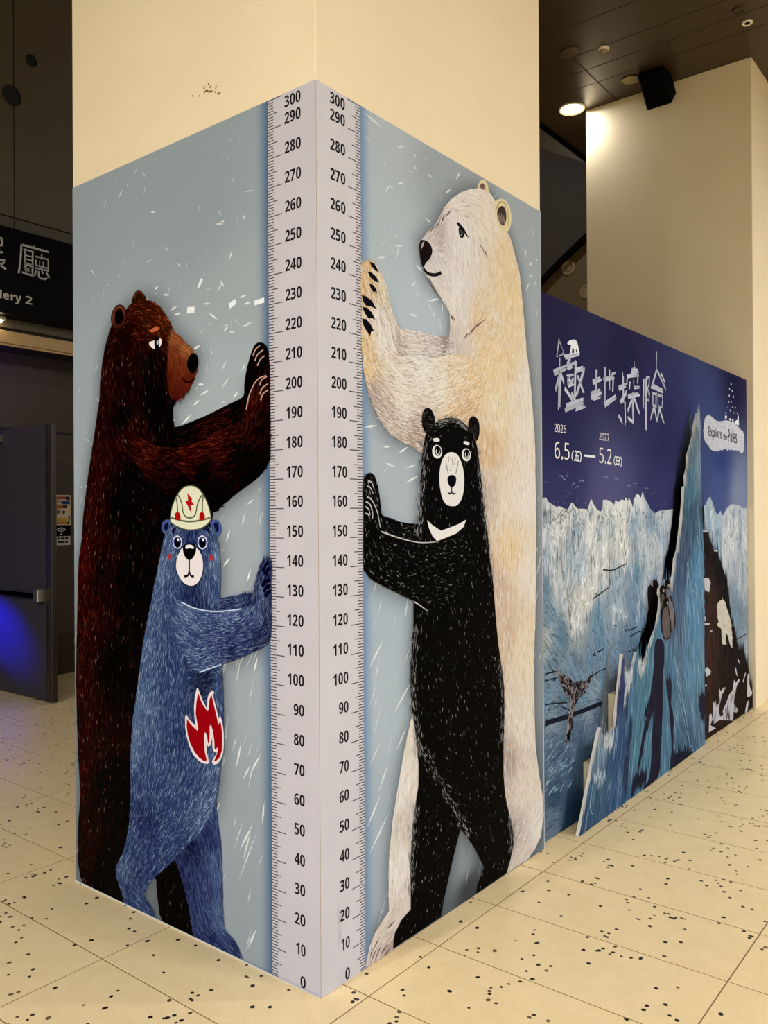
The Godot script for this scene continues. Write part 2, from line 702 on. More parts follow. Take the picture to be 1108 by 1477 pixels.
func build_hall() -> void:
	# wall of the gallery, with the doorway at its left end
	var wl := struct("wall_left")
	part("poster_panel", slab_box(Vector3(1.80, 0, -6.0), Vector3(8.0, 2.395, -5.87), 0.002), M.wall_dark, wl)
	part("transom_panel", slab_box(Vector3(1.80, 2.42, -6.0), Vector3(8.0, 3.25, -5.87), 0.002), M.wall_dark, wl)
	part("wall_core", slab_box(Vector3(1.80, 0, -6.05), Vector3(8.0, 3.2, -5.885)), M.hall_dark, wl)
	part("doorway_side", slab_box(Vector3(-11, 0, -6.05), Vector3(0.55, 3.2, -5.87)), M.wall_dark, wl)
	part("doorway_head", slab_box(Vector3(0.55, 2.42, -6.05), Vector3(1.80, 3.2, -5.87)), M.wall_dark, wl)
	# the tall header above, faced with panels
	part("header_core", slab_box(Vector3(-11, 3.14, -6.05), Vector3(13, 7.7, -5.425)), M.hall_dark, wl)
	var xs := [-11.0, -7.2, -4.2, -1.2, 1.83, 4.8, 7.8, 10.4, 13.0]
	var ys := [3.26, 4.265, 7.7]
	for i in xs.size() - 1:
		for j in 2:
			part("header_panel", slab_box(Vector3(xs[i] + 0.005, ys[j] + 0.006, -5.425), Vector3(xs[i + 1] - 0.005, ys[j + 1] - 0.006, -5.4), 0.002), M.hall_panel, wl)
	var tr := struct("trim_1")
	part("header_trim", slab_box(Vector3(-11, 3.125, -5.425), Vector3(13, 3.235, -5.385), 0.004), M.beige_trim, tr)
	part("trim_lip", slab_box(Vector3(-11, 3.105, -5.42), Vector3(13, 3.122, -5.395), 0.003), M.beige_trim, tr)
	# the room behind the doorway
	var gr := struct("wall_gallery")
	part("gallery_back", slab_box(Vector3(-11, 0, -10), Vector3(13, 3.3, -9.9)), M.far_wall, gr)
	part("gallery_roof", slab_box(Vector3(-11, 3.14, -9.9), Vector3(13, 3.24, -6.05)), M.far_wall, gr)
	# the rest of the hall, behind and beside the camera
	var wb := struct("wall_back")
	part("back_panel", slab_box(Vector3(-11.1, 0, -10), Vector3(-11, 7.7, 10)), M.far_wall, wb)
	var wf := struct("wall_front")
	part("front_panel", slab_box(Vector3(-11, 0, 10), Vector3(13, 5.7, 10.1)), M.far_wall, wf)
	var wr := struct("wall_right")
	part("end_panel", slab_box(Vector3(13, 0, -10), Vector3(13.1, 7.7, 10)), M.far_wall, wr)
	# bulkhead with an arched lower edge, far behind the mural
	var far_p := plane(Vector3(9.0, 0, 0), Vector3(0, 0, 1), Vector3(-1, 0, 0))
	var bh := struct("wall_bulkhead", Vector3(9, 0, 0))
	var off := Vector3(9, 0, 0)
	part("olive_wall", slab_box(Vector3(0.1, 0, -5.3), Vector3(0.2, 7.6, 0.0)), M.olive_panel, bh)
	var top := path("760,205 779.7,214 843.6,234 900,250 900,300 870,322 843,345 812,374 795,391 782,405 760,432", far_p)
	part("arched_fascia", extrude(top, far_p, 0.06, off), M.bulkhead, bh)
	var arc := path("900,304 870,326 843,349 812,378 795,395 782,409 760,436 760,428 782,400 795,386 812,369 843,339 870,316 900,294", far_p)
	var far_q := plane(Vector3(8.98, 0, 0), Vector3(0, 0, 1), Vector3(-1, 0, 0))
	part("arch_trim", extrude(arc, far_q, 0.06, off), M.fascia, bh)
	for d in [[820.0, 386.0, 11.0], [846.0, 421.0, 10.0]]:
		var q := hit(d[0], d[1], plane(Vector3(9.1, 0, 0), Vector3(0, 0, 1), Vector3(-1, 0, 0)))
		var rad: float = d[2] * (q - CAM).dot(fw) / FOCAL
		var t := thing("wall_diffuser", q, "round cream air diffuser just below the dark arch" if d[0] < 830.0 else "round cream air diffuser half hidden by the plain pillar's edge", "air diffuser", "air diffusers under the arch")
		part("ring", lathe([Vector2(rad * 0.55, 0.012), Vector2(rad * 0.8, 0.03), Vector2(rad, 0.02), Vector2(rad, 0.0)]), M.disc_grey, t, Vector3.ZERO, Vector3(0, 0, PI / 2))
		part("core", lathe([Vector2(0, 0.022), Vector2(rad * 0.5, 0.016), Vector2(rad * 0.52, 0.0)]), M.disc_grey, t, Vector3.ZERO, Vector3(0, 0, PI / 2))

# a flat outline on a plane pushed back to a board: front, back and rim
func extrude(pts: PackedVector2Array, p: Dictionary, deep: float, off: Vector3) -> ArrayMesh:
	var st := SurfaceTool.new()
	st.begin(Mesh.PRIMITIVE_TRIANGLES)
	var put := func(q: Vector2, n: float) -> Vector3: return (p.o as Vector3) + (p.u as Vector3) * q.x + Vector3(0, q.y, 0) + (p.n as Vector3) * n - off
	var ix := Geometry2D.triangulate_polygon(pts)
	for i in range(0, ix.size(), 3):
		var t := [pts[ix[i]], pts[ix[i + 1]], pts[ix[i + 2]]]
		if ((t[1] - t[0]) as Vector2).cross(t[2] - t[0]) > 0.0:
			t.reverse()
		for k in 3:
			st.set_normal(p.n)
			st.add_vertex(put.call(t[k], 0.0))
		t.reverse()
		for k in 3:
			st.set_normal(-(p.n as Vector3))
			st.add_vertex(put.call(t[k], -deep))
	var cw := 1.0 if Geometry2D.is_polygon_clockwise(pts) else -1.0
	for i in pts.size():
		var a := pts[i]
		var b := pts[(i + 1) % pts.size()]
		var o2 := (b - a).orthogonal().normalized() * cw
		var n: Vector3 = (p.u as Vector3) * o2.x + Vector3(0, o2.y, 0)
		var q := [put.call(a, 0.0), put.call(b, 0.0), put.call(b, -deep), put.call(a, -deep)]
		for k in [0, 1, 2, 0, 2, 3]:
			st.set_normal(n)
			st.add_vertex(q[k])
	return st.commit()

# ---------------------------------------------------------------- columns
func build_columns() -> void:
	var c := thing("column", Vector3.ZERO, "square cream column wrapped with the bear height chart", "column")
	part("shaft", slab_box(Vector3(0, 0, -1.4405), Vector3(1.5459, CEIL, 0), 0.003), M.cream_paint, c)
	var a := Art.new(face_l)
	var grime := c8(112, 96, 64)
	for s in ["390,260 430,205", "490,140 510,180", "520,240 545,180", "630,260 660,180", "400,355 425,300", "425,295 500,290", "480,315 590,295", "625,305 650,325", "670,345 735,330", "690,360 720,350", "180,365 182,410", "305,380 310,405"]:
		var q := path("N " + s, face_l)
		a.dab((q[0] + q[1]) / 2, q[1] - q[0], (q[1] - q[0]).length() * 1.3, 0.0085, grime.lerp(c8(190, 170, 120), rng.randf() * 0.5), L1)
	var m := ink("tape_residue", a, c)
	m.set_meta("label", "dark flecks of tape residue on the cream paint")
	var f := thing("pillar", Vector3(5.1, 0, 0.025), "plain cream square pillar at the far end of the blue mural", "pillar")
	part("shaft", slab_box(Vector3(0, 0, -1.425), Vector3(1.55, CEIL, 0), 0.004), M.cream_paint, f)

# ---------------------------------------------------------------- the printed height chart
func build_chart() -> void:
	var root := thing("height_chart_wrap", Vector3.ZERO, "printed vinyl bear height chart with rulers meeting at the column corner", "height chart")
	var brown := brown_shapes()
	var blue := blue_shapes()
	var polar := polar_shapes()
	var black := black_shapes()
	chart_ground(root, face_l, brown, blue, true)
	chart_ground(root, face_r, polar, black, false)
	chart_ruler(root, face_l, true)
	chart_ruler(root, face_r, false)
	paint_brown(root, brown)
	paint_blue(root, blue)
	paint_polar(root, polar)
	paint_black(root, black)

# grey-blue printed ground; the artwork itself has a blue line beside the ruler and soft dark ink round the animals
func chart_ground(root: Node3D, p: Dictionary, first: Dictionary, second: Dictionary, left: bool) -> void:
	var sheet: PackedVector2Array
	var tones: Array
	if left:
		sheet = PackedVector2Array([Vector2(-1.4405, 0.001), Vector2(-0.225, 0.001), Vector2(-0.225, 3.003), Vector2(-1.4405, 3.003)])
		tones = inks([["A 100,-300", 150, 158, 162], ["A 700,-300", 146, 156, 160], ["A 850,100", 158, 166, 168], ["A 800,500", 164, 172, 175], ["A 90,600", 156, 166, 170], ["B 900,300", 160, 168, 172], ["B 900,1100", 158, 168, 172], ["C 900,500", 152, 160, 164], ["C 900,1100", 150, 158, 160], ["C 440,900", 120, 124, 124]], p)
	else:
		sheet = PackedVector2Array([Vector2(0.225, 0.001), Vector2(1.5459, 0.001), Vector2(1.5459, 3.003), Vector2(0.225, 3.003)])
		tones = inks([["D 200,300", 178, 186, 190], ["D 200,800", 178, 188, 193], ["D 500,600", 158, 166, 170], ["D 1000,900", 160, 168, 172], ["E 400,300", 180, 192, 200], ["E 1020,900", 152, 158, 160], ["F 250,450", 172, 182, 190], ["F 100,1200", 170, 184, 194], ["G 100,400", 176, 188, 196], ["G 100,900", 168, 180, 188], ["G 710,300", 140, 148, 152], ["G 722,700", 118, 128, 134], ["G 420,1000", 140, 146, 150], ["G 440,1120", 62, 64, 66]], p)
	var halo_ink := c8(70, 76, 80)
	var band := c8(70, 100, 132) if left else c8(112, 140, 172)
	var outlines := [first.body, first.near, second.body, second.near]
	var boxes := []
	for o in outlines:
		var r := Rect2(o[0], Vector2.ZERO)
		for q in o:
			r = r.expand(q)
		boxes.append(r.grow(0.1))
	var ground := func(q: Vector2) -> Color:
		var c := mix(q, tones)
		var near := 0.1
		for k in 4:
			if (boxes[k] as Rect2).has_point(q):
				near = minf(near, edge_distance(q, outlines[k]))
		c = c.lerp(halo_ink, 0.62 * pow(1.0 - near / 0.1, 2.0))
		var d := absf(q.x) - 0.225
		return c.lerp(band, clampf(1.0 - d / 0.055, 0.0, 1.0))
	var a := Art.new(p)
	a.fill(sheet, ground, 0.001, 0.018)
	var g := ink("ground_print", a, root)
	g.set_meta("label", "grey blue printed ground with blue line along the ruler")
	# snow: streaks of white ink
	var s := Art.new(p)
	var white := c8(236, 238, 238)
	for i in (330 if left else 300):
		var q := Vector2(rng.randf_range(0.26, 1.42 if left else 1.52) * (-1.0 if left else 1.0), rng.randf_range(0.05, 2.96))
		var low := q.y < 1.35
		var ang := rng.randf_range(1.0, 1.35) if low else rng.randf_range(-0.4, 2.4)
		var strength := pow(rng.randf(), 1.7) * 0.8 + 0.06
		var len := rng.randf_range(0.02, 0.06) if not low else rng.randf_range(0.05, 0.16)
		s.dab(q, Vector2.from_angle(ang), len, rng.randf_range(0.003, 0.008), mix(q, tones).lerp(white, strength), 0.001 + L1)
	var bold := []
	if left:
		bold = ["A 680,55 700,5", "A 775,72 800,30", "A 835,145 870,115", "A 908,135 940,125", "A 962,130 1010,112", "A 885,102 922,88", "A 540,165 575,145", "A 560,188 595,178", "A 462,62 480,45", "A 500,88 540,88", "A 708,132 740,132", "A 735,178 775,212", "A 898,248 955,222", "A 808,270 830,245", "A 655,360 690,340", "A 795,465 822,420", "A 895,470 920,430", "A 800,550 835,500", "A 690,590 735,562", "A 855,605 880,570", "A 655,640 690,612", "A 600,735 645,685", "A 680,535 708,535", "A 835,272 862,272", "A 900,1240 912,1180", "A 790,20 810,45", "B 820,350 840,290", "B 925,550 942,490", "B 805,475 840,430", "B 925,165 955,140", "B 960,1000 975,930", "C 870,230 895,110", "C 905,290 940,220", "C 940,260 990,170", "C 885,790 970,560", "C 1000,510 1010,410", "C 890,640 950,520", "C 930,1130 970,1040"]
		for t in [["A 625,165 662,163", 0.024], ["A 835,145 868,120", 0.02], ["A 962,128 1010,114", 0.018], ["A 680,50 700,8", 0.014]]:
			var q2 := path(t[0], p)
			s.bar(q2[0], q2[1], t[1], white, 0.001 + L1 * 2)
	else:
		bold = ["D 95,235 185,310", "D 270,612 300,603", "D 355,515 370,535", "D 362,450 364,468", "D 265,1010 275,940", "D 255,942 298,940", "D 230,625 250,640", "D 205,655 225,620", "D 430,560 455,578", "D 270,415 305,410", "D 580,590 605,545", "D 160,1005 210,998", "D 527,660 552,640", "D 370,1040 400,1080", "D 345,1160 365,1130", "D 950,1000 955,960", "D 970,1090 990,1110", "E 330,340 375,360", "E 430,275 490,262", "E 435,290 450,320", "E 970,85 985,70", "E 955,220 970,180", "F 248,358 295,325", "F 175,412 222,432", "F 290,440 345,420", "F 290,520 350,485", "F 160,322 200,322", "F 60,215 125,205", "G 160,590 200,500", "G 95,740 130,640", "G 50,880 100,760", "G 60,980 130,830", "G 150,450 215,330", "G 60,270 110,170", "G 60,640 100,560"]
	for t in bold:
		var q := path(t, p)
		var d := q[1] - q[0]
		s.dab((q[0] + q[1]) * 0.5, d, d.length() * 1.15, 0.0095 if d.length() < 0.16 else 0.006, white.lerp(mix(q[0], tones), rng.randf_range(0.1, 0.45)), 0.001 + L1 * 1.5)
	var e := Art.new(p)
	if left:
		e.bar(Vector2(-1.4405, 0.003), Vector2(0.0, 0.003), 0.006, c8(206, 202, 190), 0.0056)
	else:
		e.bar(Vector2(1.5425, 0.0), Vector2(1.5425, 3.003), 0.006, c8(196, 202, 204), 0.002)
	ink("edge_tape", e, root)
	ink("snow_streaks", s, root).set_meta("kind", "stuff")

func chart_ruler(root: Node3D, p: Dictionary, left: bool) -> void:
	var sgn := -1.0 if left else 1.0
	var a := Art.new(p)
	var n := FastNoiseLite.new()
	n.seed = 11
	n.frequency = 3.0
	var field := func(q: Vector2) -> Color:
		var k := n.get_noise_2d(q.x * 2.0, q.y) * 0.05
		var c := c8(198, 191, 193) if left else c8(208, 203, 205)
		return Color(c.r * (1 + k), c.g * (1 + k), c.b * (1 + k))
	var x0 := minf(0.0, sgn * 0.225)
	a.fill(PackedVector2Array([Vector2(x0, 0.0005), Vector2(x0 + 0.225, 0.0005), Vector2(x0 + 0.225, 3.0035), Vector2(x0, 3.0035)]), field, 0.0012, 0.05)
	# scuffs near the floor
	if not left:
		for i in 14:
			var q := Vector2(rng.randf_range(0.082, 0.104), rng.randf_range(0.15, 0.26))
			a.dab(q, Vector2(0.1, 1), rng.randf_range(0.02, 0.06), 0.006, c8(194, 188, 190), 0.0012 + L1 * 0.5)
	var strip := ink("ruler_strip", a, root)
	strip.set_meta("label", "pale grey ruler strip %s the column corner" % ("left of" if left else "right of"))
	var t := Art.new(p)
	var dark := c8(74, 62, 66)
	for cm in range(0, 301):
		var y := cm * 0.01 + (-0.0005 if cm == 300 else 0.0) + (0.004 if cm == 0 else 0.0)
		var len := 0.068 if cm % 10 == 0 else (0.046 if cm % 5 == 0 else 0.028)
		if cm == 0:
			len = 0.028
		t.bar(Vector2(sgn * 0.225, y), Vector2(sgn * (0.225 - len), y), 0.0031, dark, 0.0012 + L1)
	ink("tick_marks", t, root)
	for k in range(0, 31):
		var h := k * 0.1
		var txt := str(k * 10)
		var mid := h + 0.032 - 0.0052 * h
		if k == 30:
			mid = 2.973
		if k == 0:
			mid = 0.026
		var w := 0.0245 * txt.length() + (0.003 if txt.length() == 3 else 0.0) - 0.001
		var right := -0.068 if left else 0.1425
		if txt == "10":
			w = 0.043
		letters(root, "ruler_number", txt, p, Vector2(right - w, mid - 0.0195), Vector2(right, mid + 0.0195), "ink", 0.0012 + L1, true)

# --- outlines read from the photograph, in metres on the column's faces
func brown_shapes() -> Dictionary:
	return {
		"body": path("A 318,165 335,140 365,120 410,112 450,118 485,142 515,180 540,220 555,260 562,272 600,305 640,350 660,378 676,390 681,420 678,450 668,490 655,525 630,570 600,600 570,622 556,650 555,690 560,730 570,790 700,1000 755,1170 B 745,300 740,500 740,700 720,900 720,1200 C 700,600 690,760 690,900 680,1090 665,1085 505,1006 487,960 477,880 470,790 440,775 400,800 350,870 330,930 315,922 108,815 90,770 80,700 80,600 82,500 90,400 88,300 80,150 75,0 B 70,1050 72,900 75,760 78,640 80,520 85,430 100,330 105,230 118,120 130,20 A 155,830 168,740 180,660 188,600 190,520 200,440 210,370 225,310 240,260 250,235", face_l),
		"near": smooth(path("A 400,800 440,830 480,846 520,850 580,850 640,840 700,815 760,780 820,750 880,725 918,706 925,650 940,590 960,530 985,490 1010,465 1036,458 1040,560 1042,700 1043,880 1035,920 1005,975 950,1025 880,1075 800,1140 755,1172 600,1130 430,1000 360,900 345,810", face_l), 3),
		"far": smooth(path("A 555,760 600,740 660,715 720,690 780,660 840,630 905,595 910,540 920,470 935,410 950,365 965,335 990,325 1015,335 1030,365 1036,420 1037,480 1000,600 930,720 780,790 640,850 560,850", face_l), 3),
		"ear": smooth(path("A 250,240 245,200 255,165 275,140 300,138 315,155 320,185 318,215 300,245 270,255", face_l), 4),
		"ear_hole": smooth(path("A 268,225 268,190 280,165 297,165 306,190 302,220 285,235", face_l), 4),
		"ear_back": smooth(path("A 350,128 355,95 368,72 385,66 405,78 418,110 385,124", face_l), 4),
		"muzzle": smooth(path("A 545,275 562,272 600,305 640,350 660,378 676,400 681,420 678,450 668,490 655,525 630,570 600,600 572,614 548,602 532,570 527,500 528,420 535,340", face_l), 3),
	}

func darker(c: Color, k: float) -> Color:
	return Color(c.r * k, c.g * k, c.b * k)

func fit_in(c: Color) -> Color:
	return Color(minf(c.r, 0.92), minf(c.g, 0.92), minf(c.b, 0.92))

func paint_brown(root: Node3D, s: Dictionary) -> void:
	var p := face_l
	var n := 0.001 + 3 * L1
	var tones := inks([["A 420,140", 84, 30, 16], ["A 500,170", 110, 48, 22], ["A 300,330", 44, 14, 10], ["A 300,480", 40, 13, 10], ["A 450,450", 26, 8, 7], ["A 480,650", 10, 4, 4], ["A 205,520", 66, 22, 16], ["A 190,700", 48, 16, 12], ["A 300,700", 22, 8, 7], ["A 330,800", 56, 18, 12], ["A 150,950", 64, 20, 14], ["A 350,1000", 16, 6, 6], ["A 560,1000", 8, 4, 4], ["A 120,1150", 62, 20, 14], ["A 300,1150", 14, 5, 5], ["B 95,450", 86, 26, 16], ["B 85,700", 64, 19, 14], ["B 200,500", 30, 10, 8], ["B 350,600", 10, 4, 4], ["B 85,1000", 60, 17, 13], ["B 250,1000", 14, 5, 5], ["C 95,200", 62, 16, 12], ["C 200,300", 26, 8, 7], ["C 290,400", 14, 5, 5], ["C 95,650", 44, 13, 10], ["C 220,800", 14, 6, 5], ["C 560,900", 9, 5, 5]], p)
	var ways := flows(["A 420,130 390,125", "A 520,200 490,160", "A 300,250 280,300", "A 400,250 370,230", "A 350,400 335,450", "A 450,420 460,460", "A 250,500 243,560", "A 450,600 450,660", "A 200,700 192,780", "A 300,800 320,860", "A 200,1000 192,1080", "A 350,1000 370,1080", "A 560,1050 600,1090", "B 100,400 92,500", "B 300,400 300,500", "B 90,900 88,1000", "B 300,900 296,1000", "C 90,200 92,300", "C 250,300 245,400", "C 90,600 84,700", "C 220,700 230,800", "C 560,850 575,950"], p)
	var base := func(q: Vector2) -> Color: return darker(mix(q, tones, 1.6), 0.3)
	var hair := func(q: Vector2) -> Color: return fit_in(darker(mix(q, tones, 1.6), 0.15 + 3.2 * pow(rng.randf(), 3.5)))
	var fleck := func(q: Vector2) -> Color:
		var c := mix(q, tones, 1.6)
		return darker(c8(150, 112, 98), 0.08 + 0.8 * pow(rng.randf(), 3.0)) if rng.randf() < 0.25 + c.r * 20.0 else Color(0, 0, 0, 0)
	var a := Art.new(p)
	a.fill(s.body, base, n, 0.03)
	fur(a, s.body, 11000, 0.036, 0.0027, ways, hair, n + L1 * 0.1)
	fur(a, s.body, 1900, 0.02, 0.003, ways, fleck, n + L1 * 0.35)
	var bear := ink("brown_bear", a, root)
	bear.set_meta("label", "printed dark brown bear in profile pushing at the ruler")
	a = Art.new(p)
	a.poly(s.ear_back, c8(38, 13, 11), n - L1 * 0.4)
	a.line(path("A 362,108 368,85 382,72 398,78 410,100", p), 0.007, 0.005, c8(96, 38, 26), n - L1 * 0.2)
	ink("ear", a, bear)
	a = Art.new(p)
	a.poly(s.ear, c8(58, 22, 17), n + L1)
	a.poly(s.ear_hole, c8(12, 5, 5), n + L1 * 1.3)
	a.line(smooth(path("A 258,230 256,190 268,160 290,148 306,160 312,190", p), 3, false), 0.006, 0.004, c8(120, 62, 44), n + L1 * 1.3)
	ink("ear", a, bear)
	# far arm, then near arm
	for w in ["far", "near"]:
		var arm_tones := inks([["A 600,760", 34, 12, 9], ["A 780,690", 54, 18, 12], ["A 940,500", 16, 6, 6], ["A 980,360", 28, 10, 8], ["A 880,650", 30, 10, 8]], p) if w == "far" else inks([["A 420,850", 92, 32, 16], ["A 520,870", 64, 22, 12], ["A 640,870", 88, 30, 15], ["A 760,830", 84, 28, 15], ["A 900,780", 60, 20, 13], ["A 950,620", 96, 34, 20], ["A 1000,520", 44, 15, 11], ["A 1010,700", 14, 6, 6], ["A 900,900", 16, 6, 6], ["A 700,980", 10, 4, 4], ["A 500,960", 36, 12, 9], ["A 950,980", 6, 3, 3], ["A 780,1100", 5, 3, 3], ["A 600,1090", 8, 4, 4], ["A 380,860", 70, 24, 14]], p)
		var arm_ways := flows(["A 600,770 680,745", "A 780,700 850,670", "A 930,520 940,440", "A 980,380 985,340"], p) if w == "far" else flows(["A 400,850 440,880", "A 520,880 600,885", "A 640,870 720,845", "A 800,800 880,770", "A 940,650 955,580", "A 1010,600 1015,520", "A 900,900 980,860", "A 600,1000 680,1030", "A 460,950 520,990"], p)
		var nn := n - L1 * 0.6 if w == "far" else n + L1 * 2
		a = Art.new(p)
		var shape: PackedVector2Array = s[w]
		a.fill(shape, func(q: Vector2) -> Color: return darker(mix(q, arm_tones, 1.6), 0.2), nn, 0.03)
		fur(a, shape, 900 if w == "far" else 3000, 0.04, 0.0034, arm_ways, func(q: Vector2) -> Color: return fit_in(darker(mix(q, arm_tones, 1.6), 0.08 + 1.9 * pow(rng.randf(), 3.5))), nn + L1 * 0.1, 0.2, w == "far")
		var arcs := ["A 955,392 966,362 990,340", "A 964,418 978,385 1006,362", "A 976,442 990,412 1012,392"] if w == "far" else ["A 922,660 935,595 958,540 985,505 1022,492", "A 988,540 1000,512 1026,496", "A 990,585 1003,552 1031,532", "A 994,615 1006,582 1032,563"]
		for t in arcs:
			a.line(smooth(path(t, p), 4, false), 0.006, 0.004, c8(190, 150, 132), nn + L1 * 0.8)
		ink("arm", a, bear)
	# face
	a = Art.new(p)
	var mz := inks([["A 560,300", 150, 84, 44], ["A 620,350", 176, 106, 62], ["A 560,400", 122, 54, 26], ["A 600,450", 116, 46, 22], ["A 540,500", 84, 24, 14], ["A 600,540", 102, 34, 20], ["A 580,600", 76, 20, 13], ["A 660,500", 104, 36, 22]], p)
	var mw := flows(["A 560,300 600,340", "A 620,350 650,380", "A 560,450 565,500", "A 640,520 620,560", "A 580,580 590,600"], p)
	a.fill(s.muzzle, func(q: Vector2) -> Color: return darker(mix(q, mz), 0.62), n + L1, 0.02)
	fur(a, s.muzzle, 520, 0.045, 0.004, mw, func(q: Vector2) -> Color: return fit_in(darker(mix(q, mz), rng.randf_range(0.35, 1.15))), n + L1 * 1.1)
	a.line(smooth(path("A 605,503 615,518 635,524 655,514 664,503", p), 4, false), 0.008, 0.008, c8(30, 10, 8), n + L1 * 2)
	ink("muzzle", a, bear)
	a = Art.new(p)
	a.poly(smooth(path("A 640,390 660,379 676,392 681,425 676,455 660,478 645,477 630,455 626,425", p)), c8(8, 8, 9), n + L1 * 2)
	ink("nose", a, bear)
	a = Art.new(p)
	a.poly(smooth(path("A 437,327 465,315 495,307 498,330 486,351 462,357 445,348", p), 3), c8(236, 226, 218), n + L1 * 2)
	var e := one("A 475,329", p)
	a.spot(e, 0.0155, 0.03, c8(12, 12, 12), n + L1 * 2.5)
	a.spot(one("A 479,326", p), 0.006, 0.009, c8(190, 190, 188), n + L1 * 3)
	ink("eye", a, bear)
	a = Art.new(p)
	a.poly(smooth(path("A 440,268 462,251 487,250 484,262 464,273 446,275", p)), c8(186, 92, 54), n + L1 * 2)
	ink("eyebrow", a, bear)

func blue_shapes() -> Dictionary:
	return {
		"body": path("B 548,270 520,310 508,350 498,400 488,450 478,500 465,560 455,620 445,670 432,730 420,790 410,850 400,920 390,990 382,1060 372,1130 362,1200 C 354,0 350,80 346,150 343,230 346,330 345,420 338,510 325,590 310,650 285,700 272,730 272,770 285,810 300,850 310,890 318,923 462,990 460,950 445,920 425,895 410,865 420,835 445,800 490,755 540,710 590,660 640,610 690,560 740,480 772,400 778,360 788,300 795,230 802,160 808,80 810,20 B 808,1130 805,1050 800,965 790,800 792,690 792,640 795,560 795,480 792,430 788,380 780,330 765,285 700,270 620,275", face_l),
		"leg": path("C 565,690 600,640 680,550 750,440 773,396 775,450 785,530 795,600 800,680 803,760 805,850 805,950 808,1030 830,1055 860,1090 885,1130 893,1165 890,1190 665,1085 655,1050 645,980 630,900 610,820 590,750", face_l),
		"near": smooth(path("B 600,650 650,675 700,690 750,697 800,697 850,692 900,685 945,678 968,671 971,630 981,585 1000,550 1025,529 1045,526 1048,600 1050,700 1048,800 1040,840 1010,875 950,905 880,935 800,965 740,985 690,1005 640,960 590,880 570,800 565,720 575,660", face_l), 3),
		"far": smooth(path("B 785,642 850,622 910,612 955,605 965,560 980,500 995,455 1015,436 1035,436 1046,450 1048,535 1000,560 975,620 968,675 900,690 785,698", face_l), 3),
	}

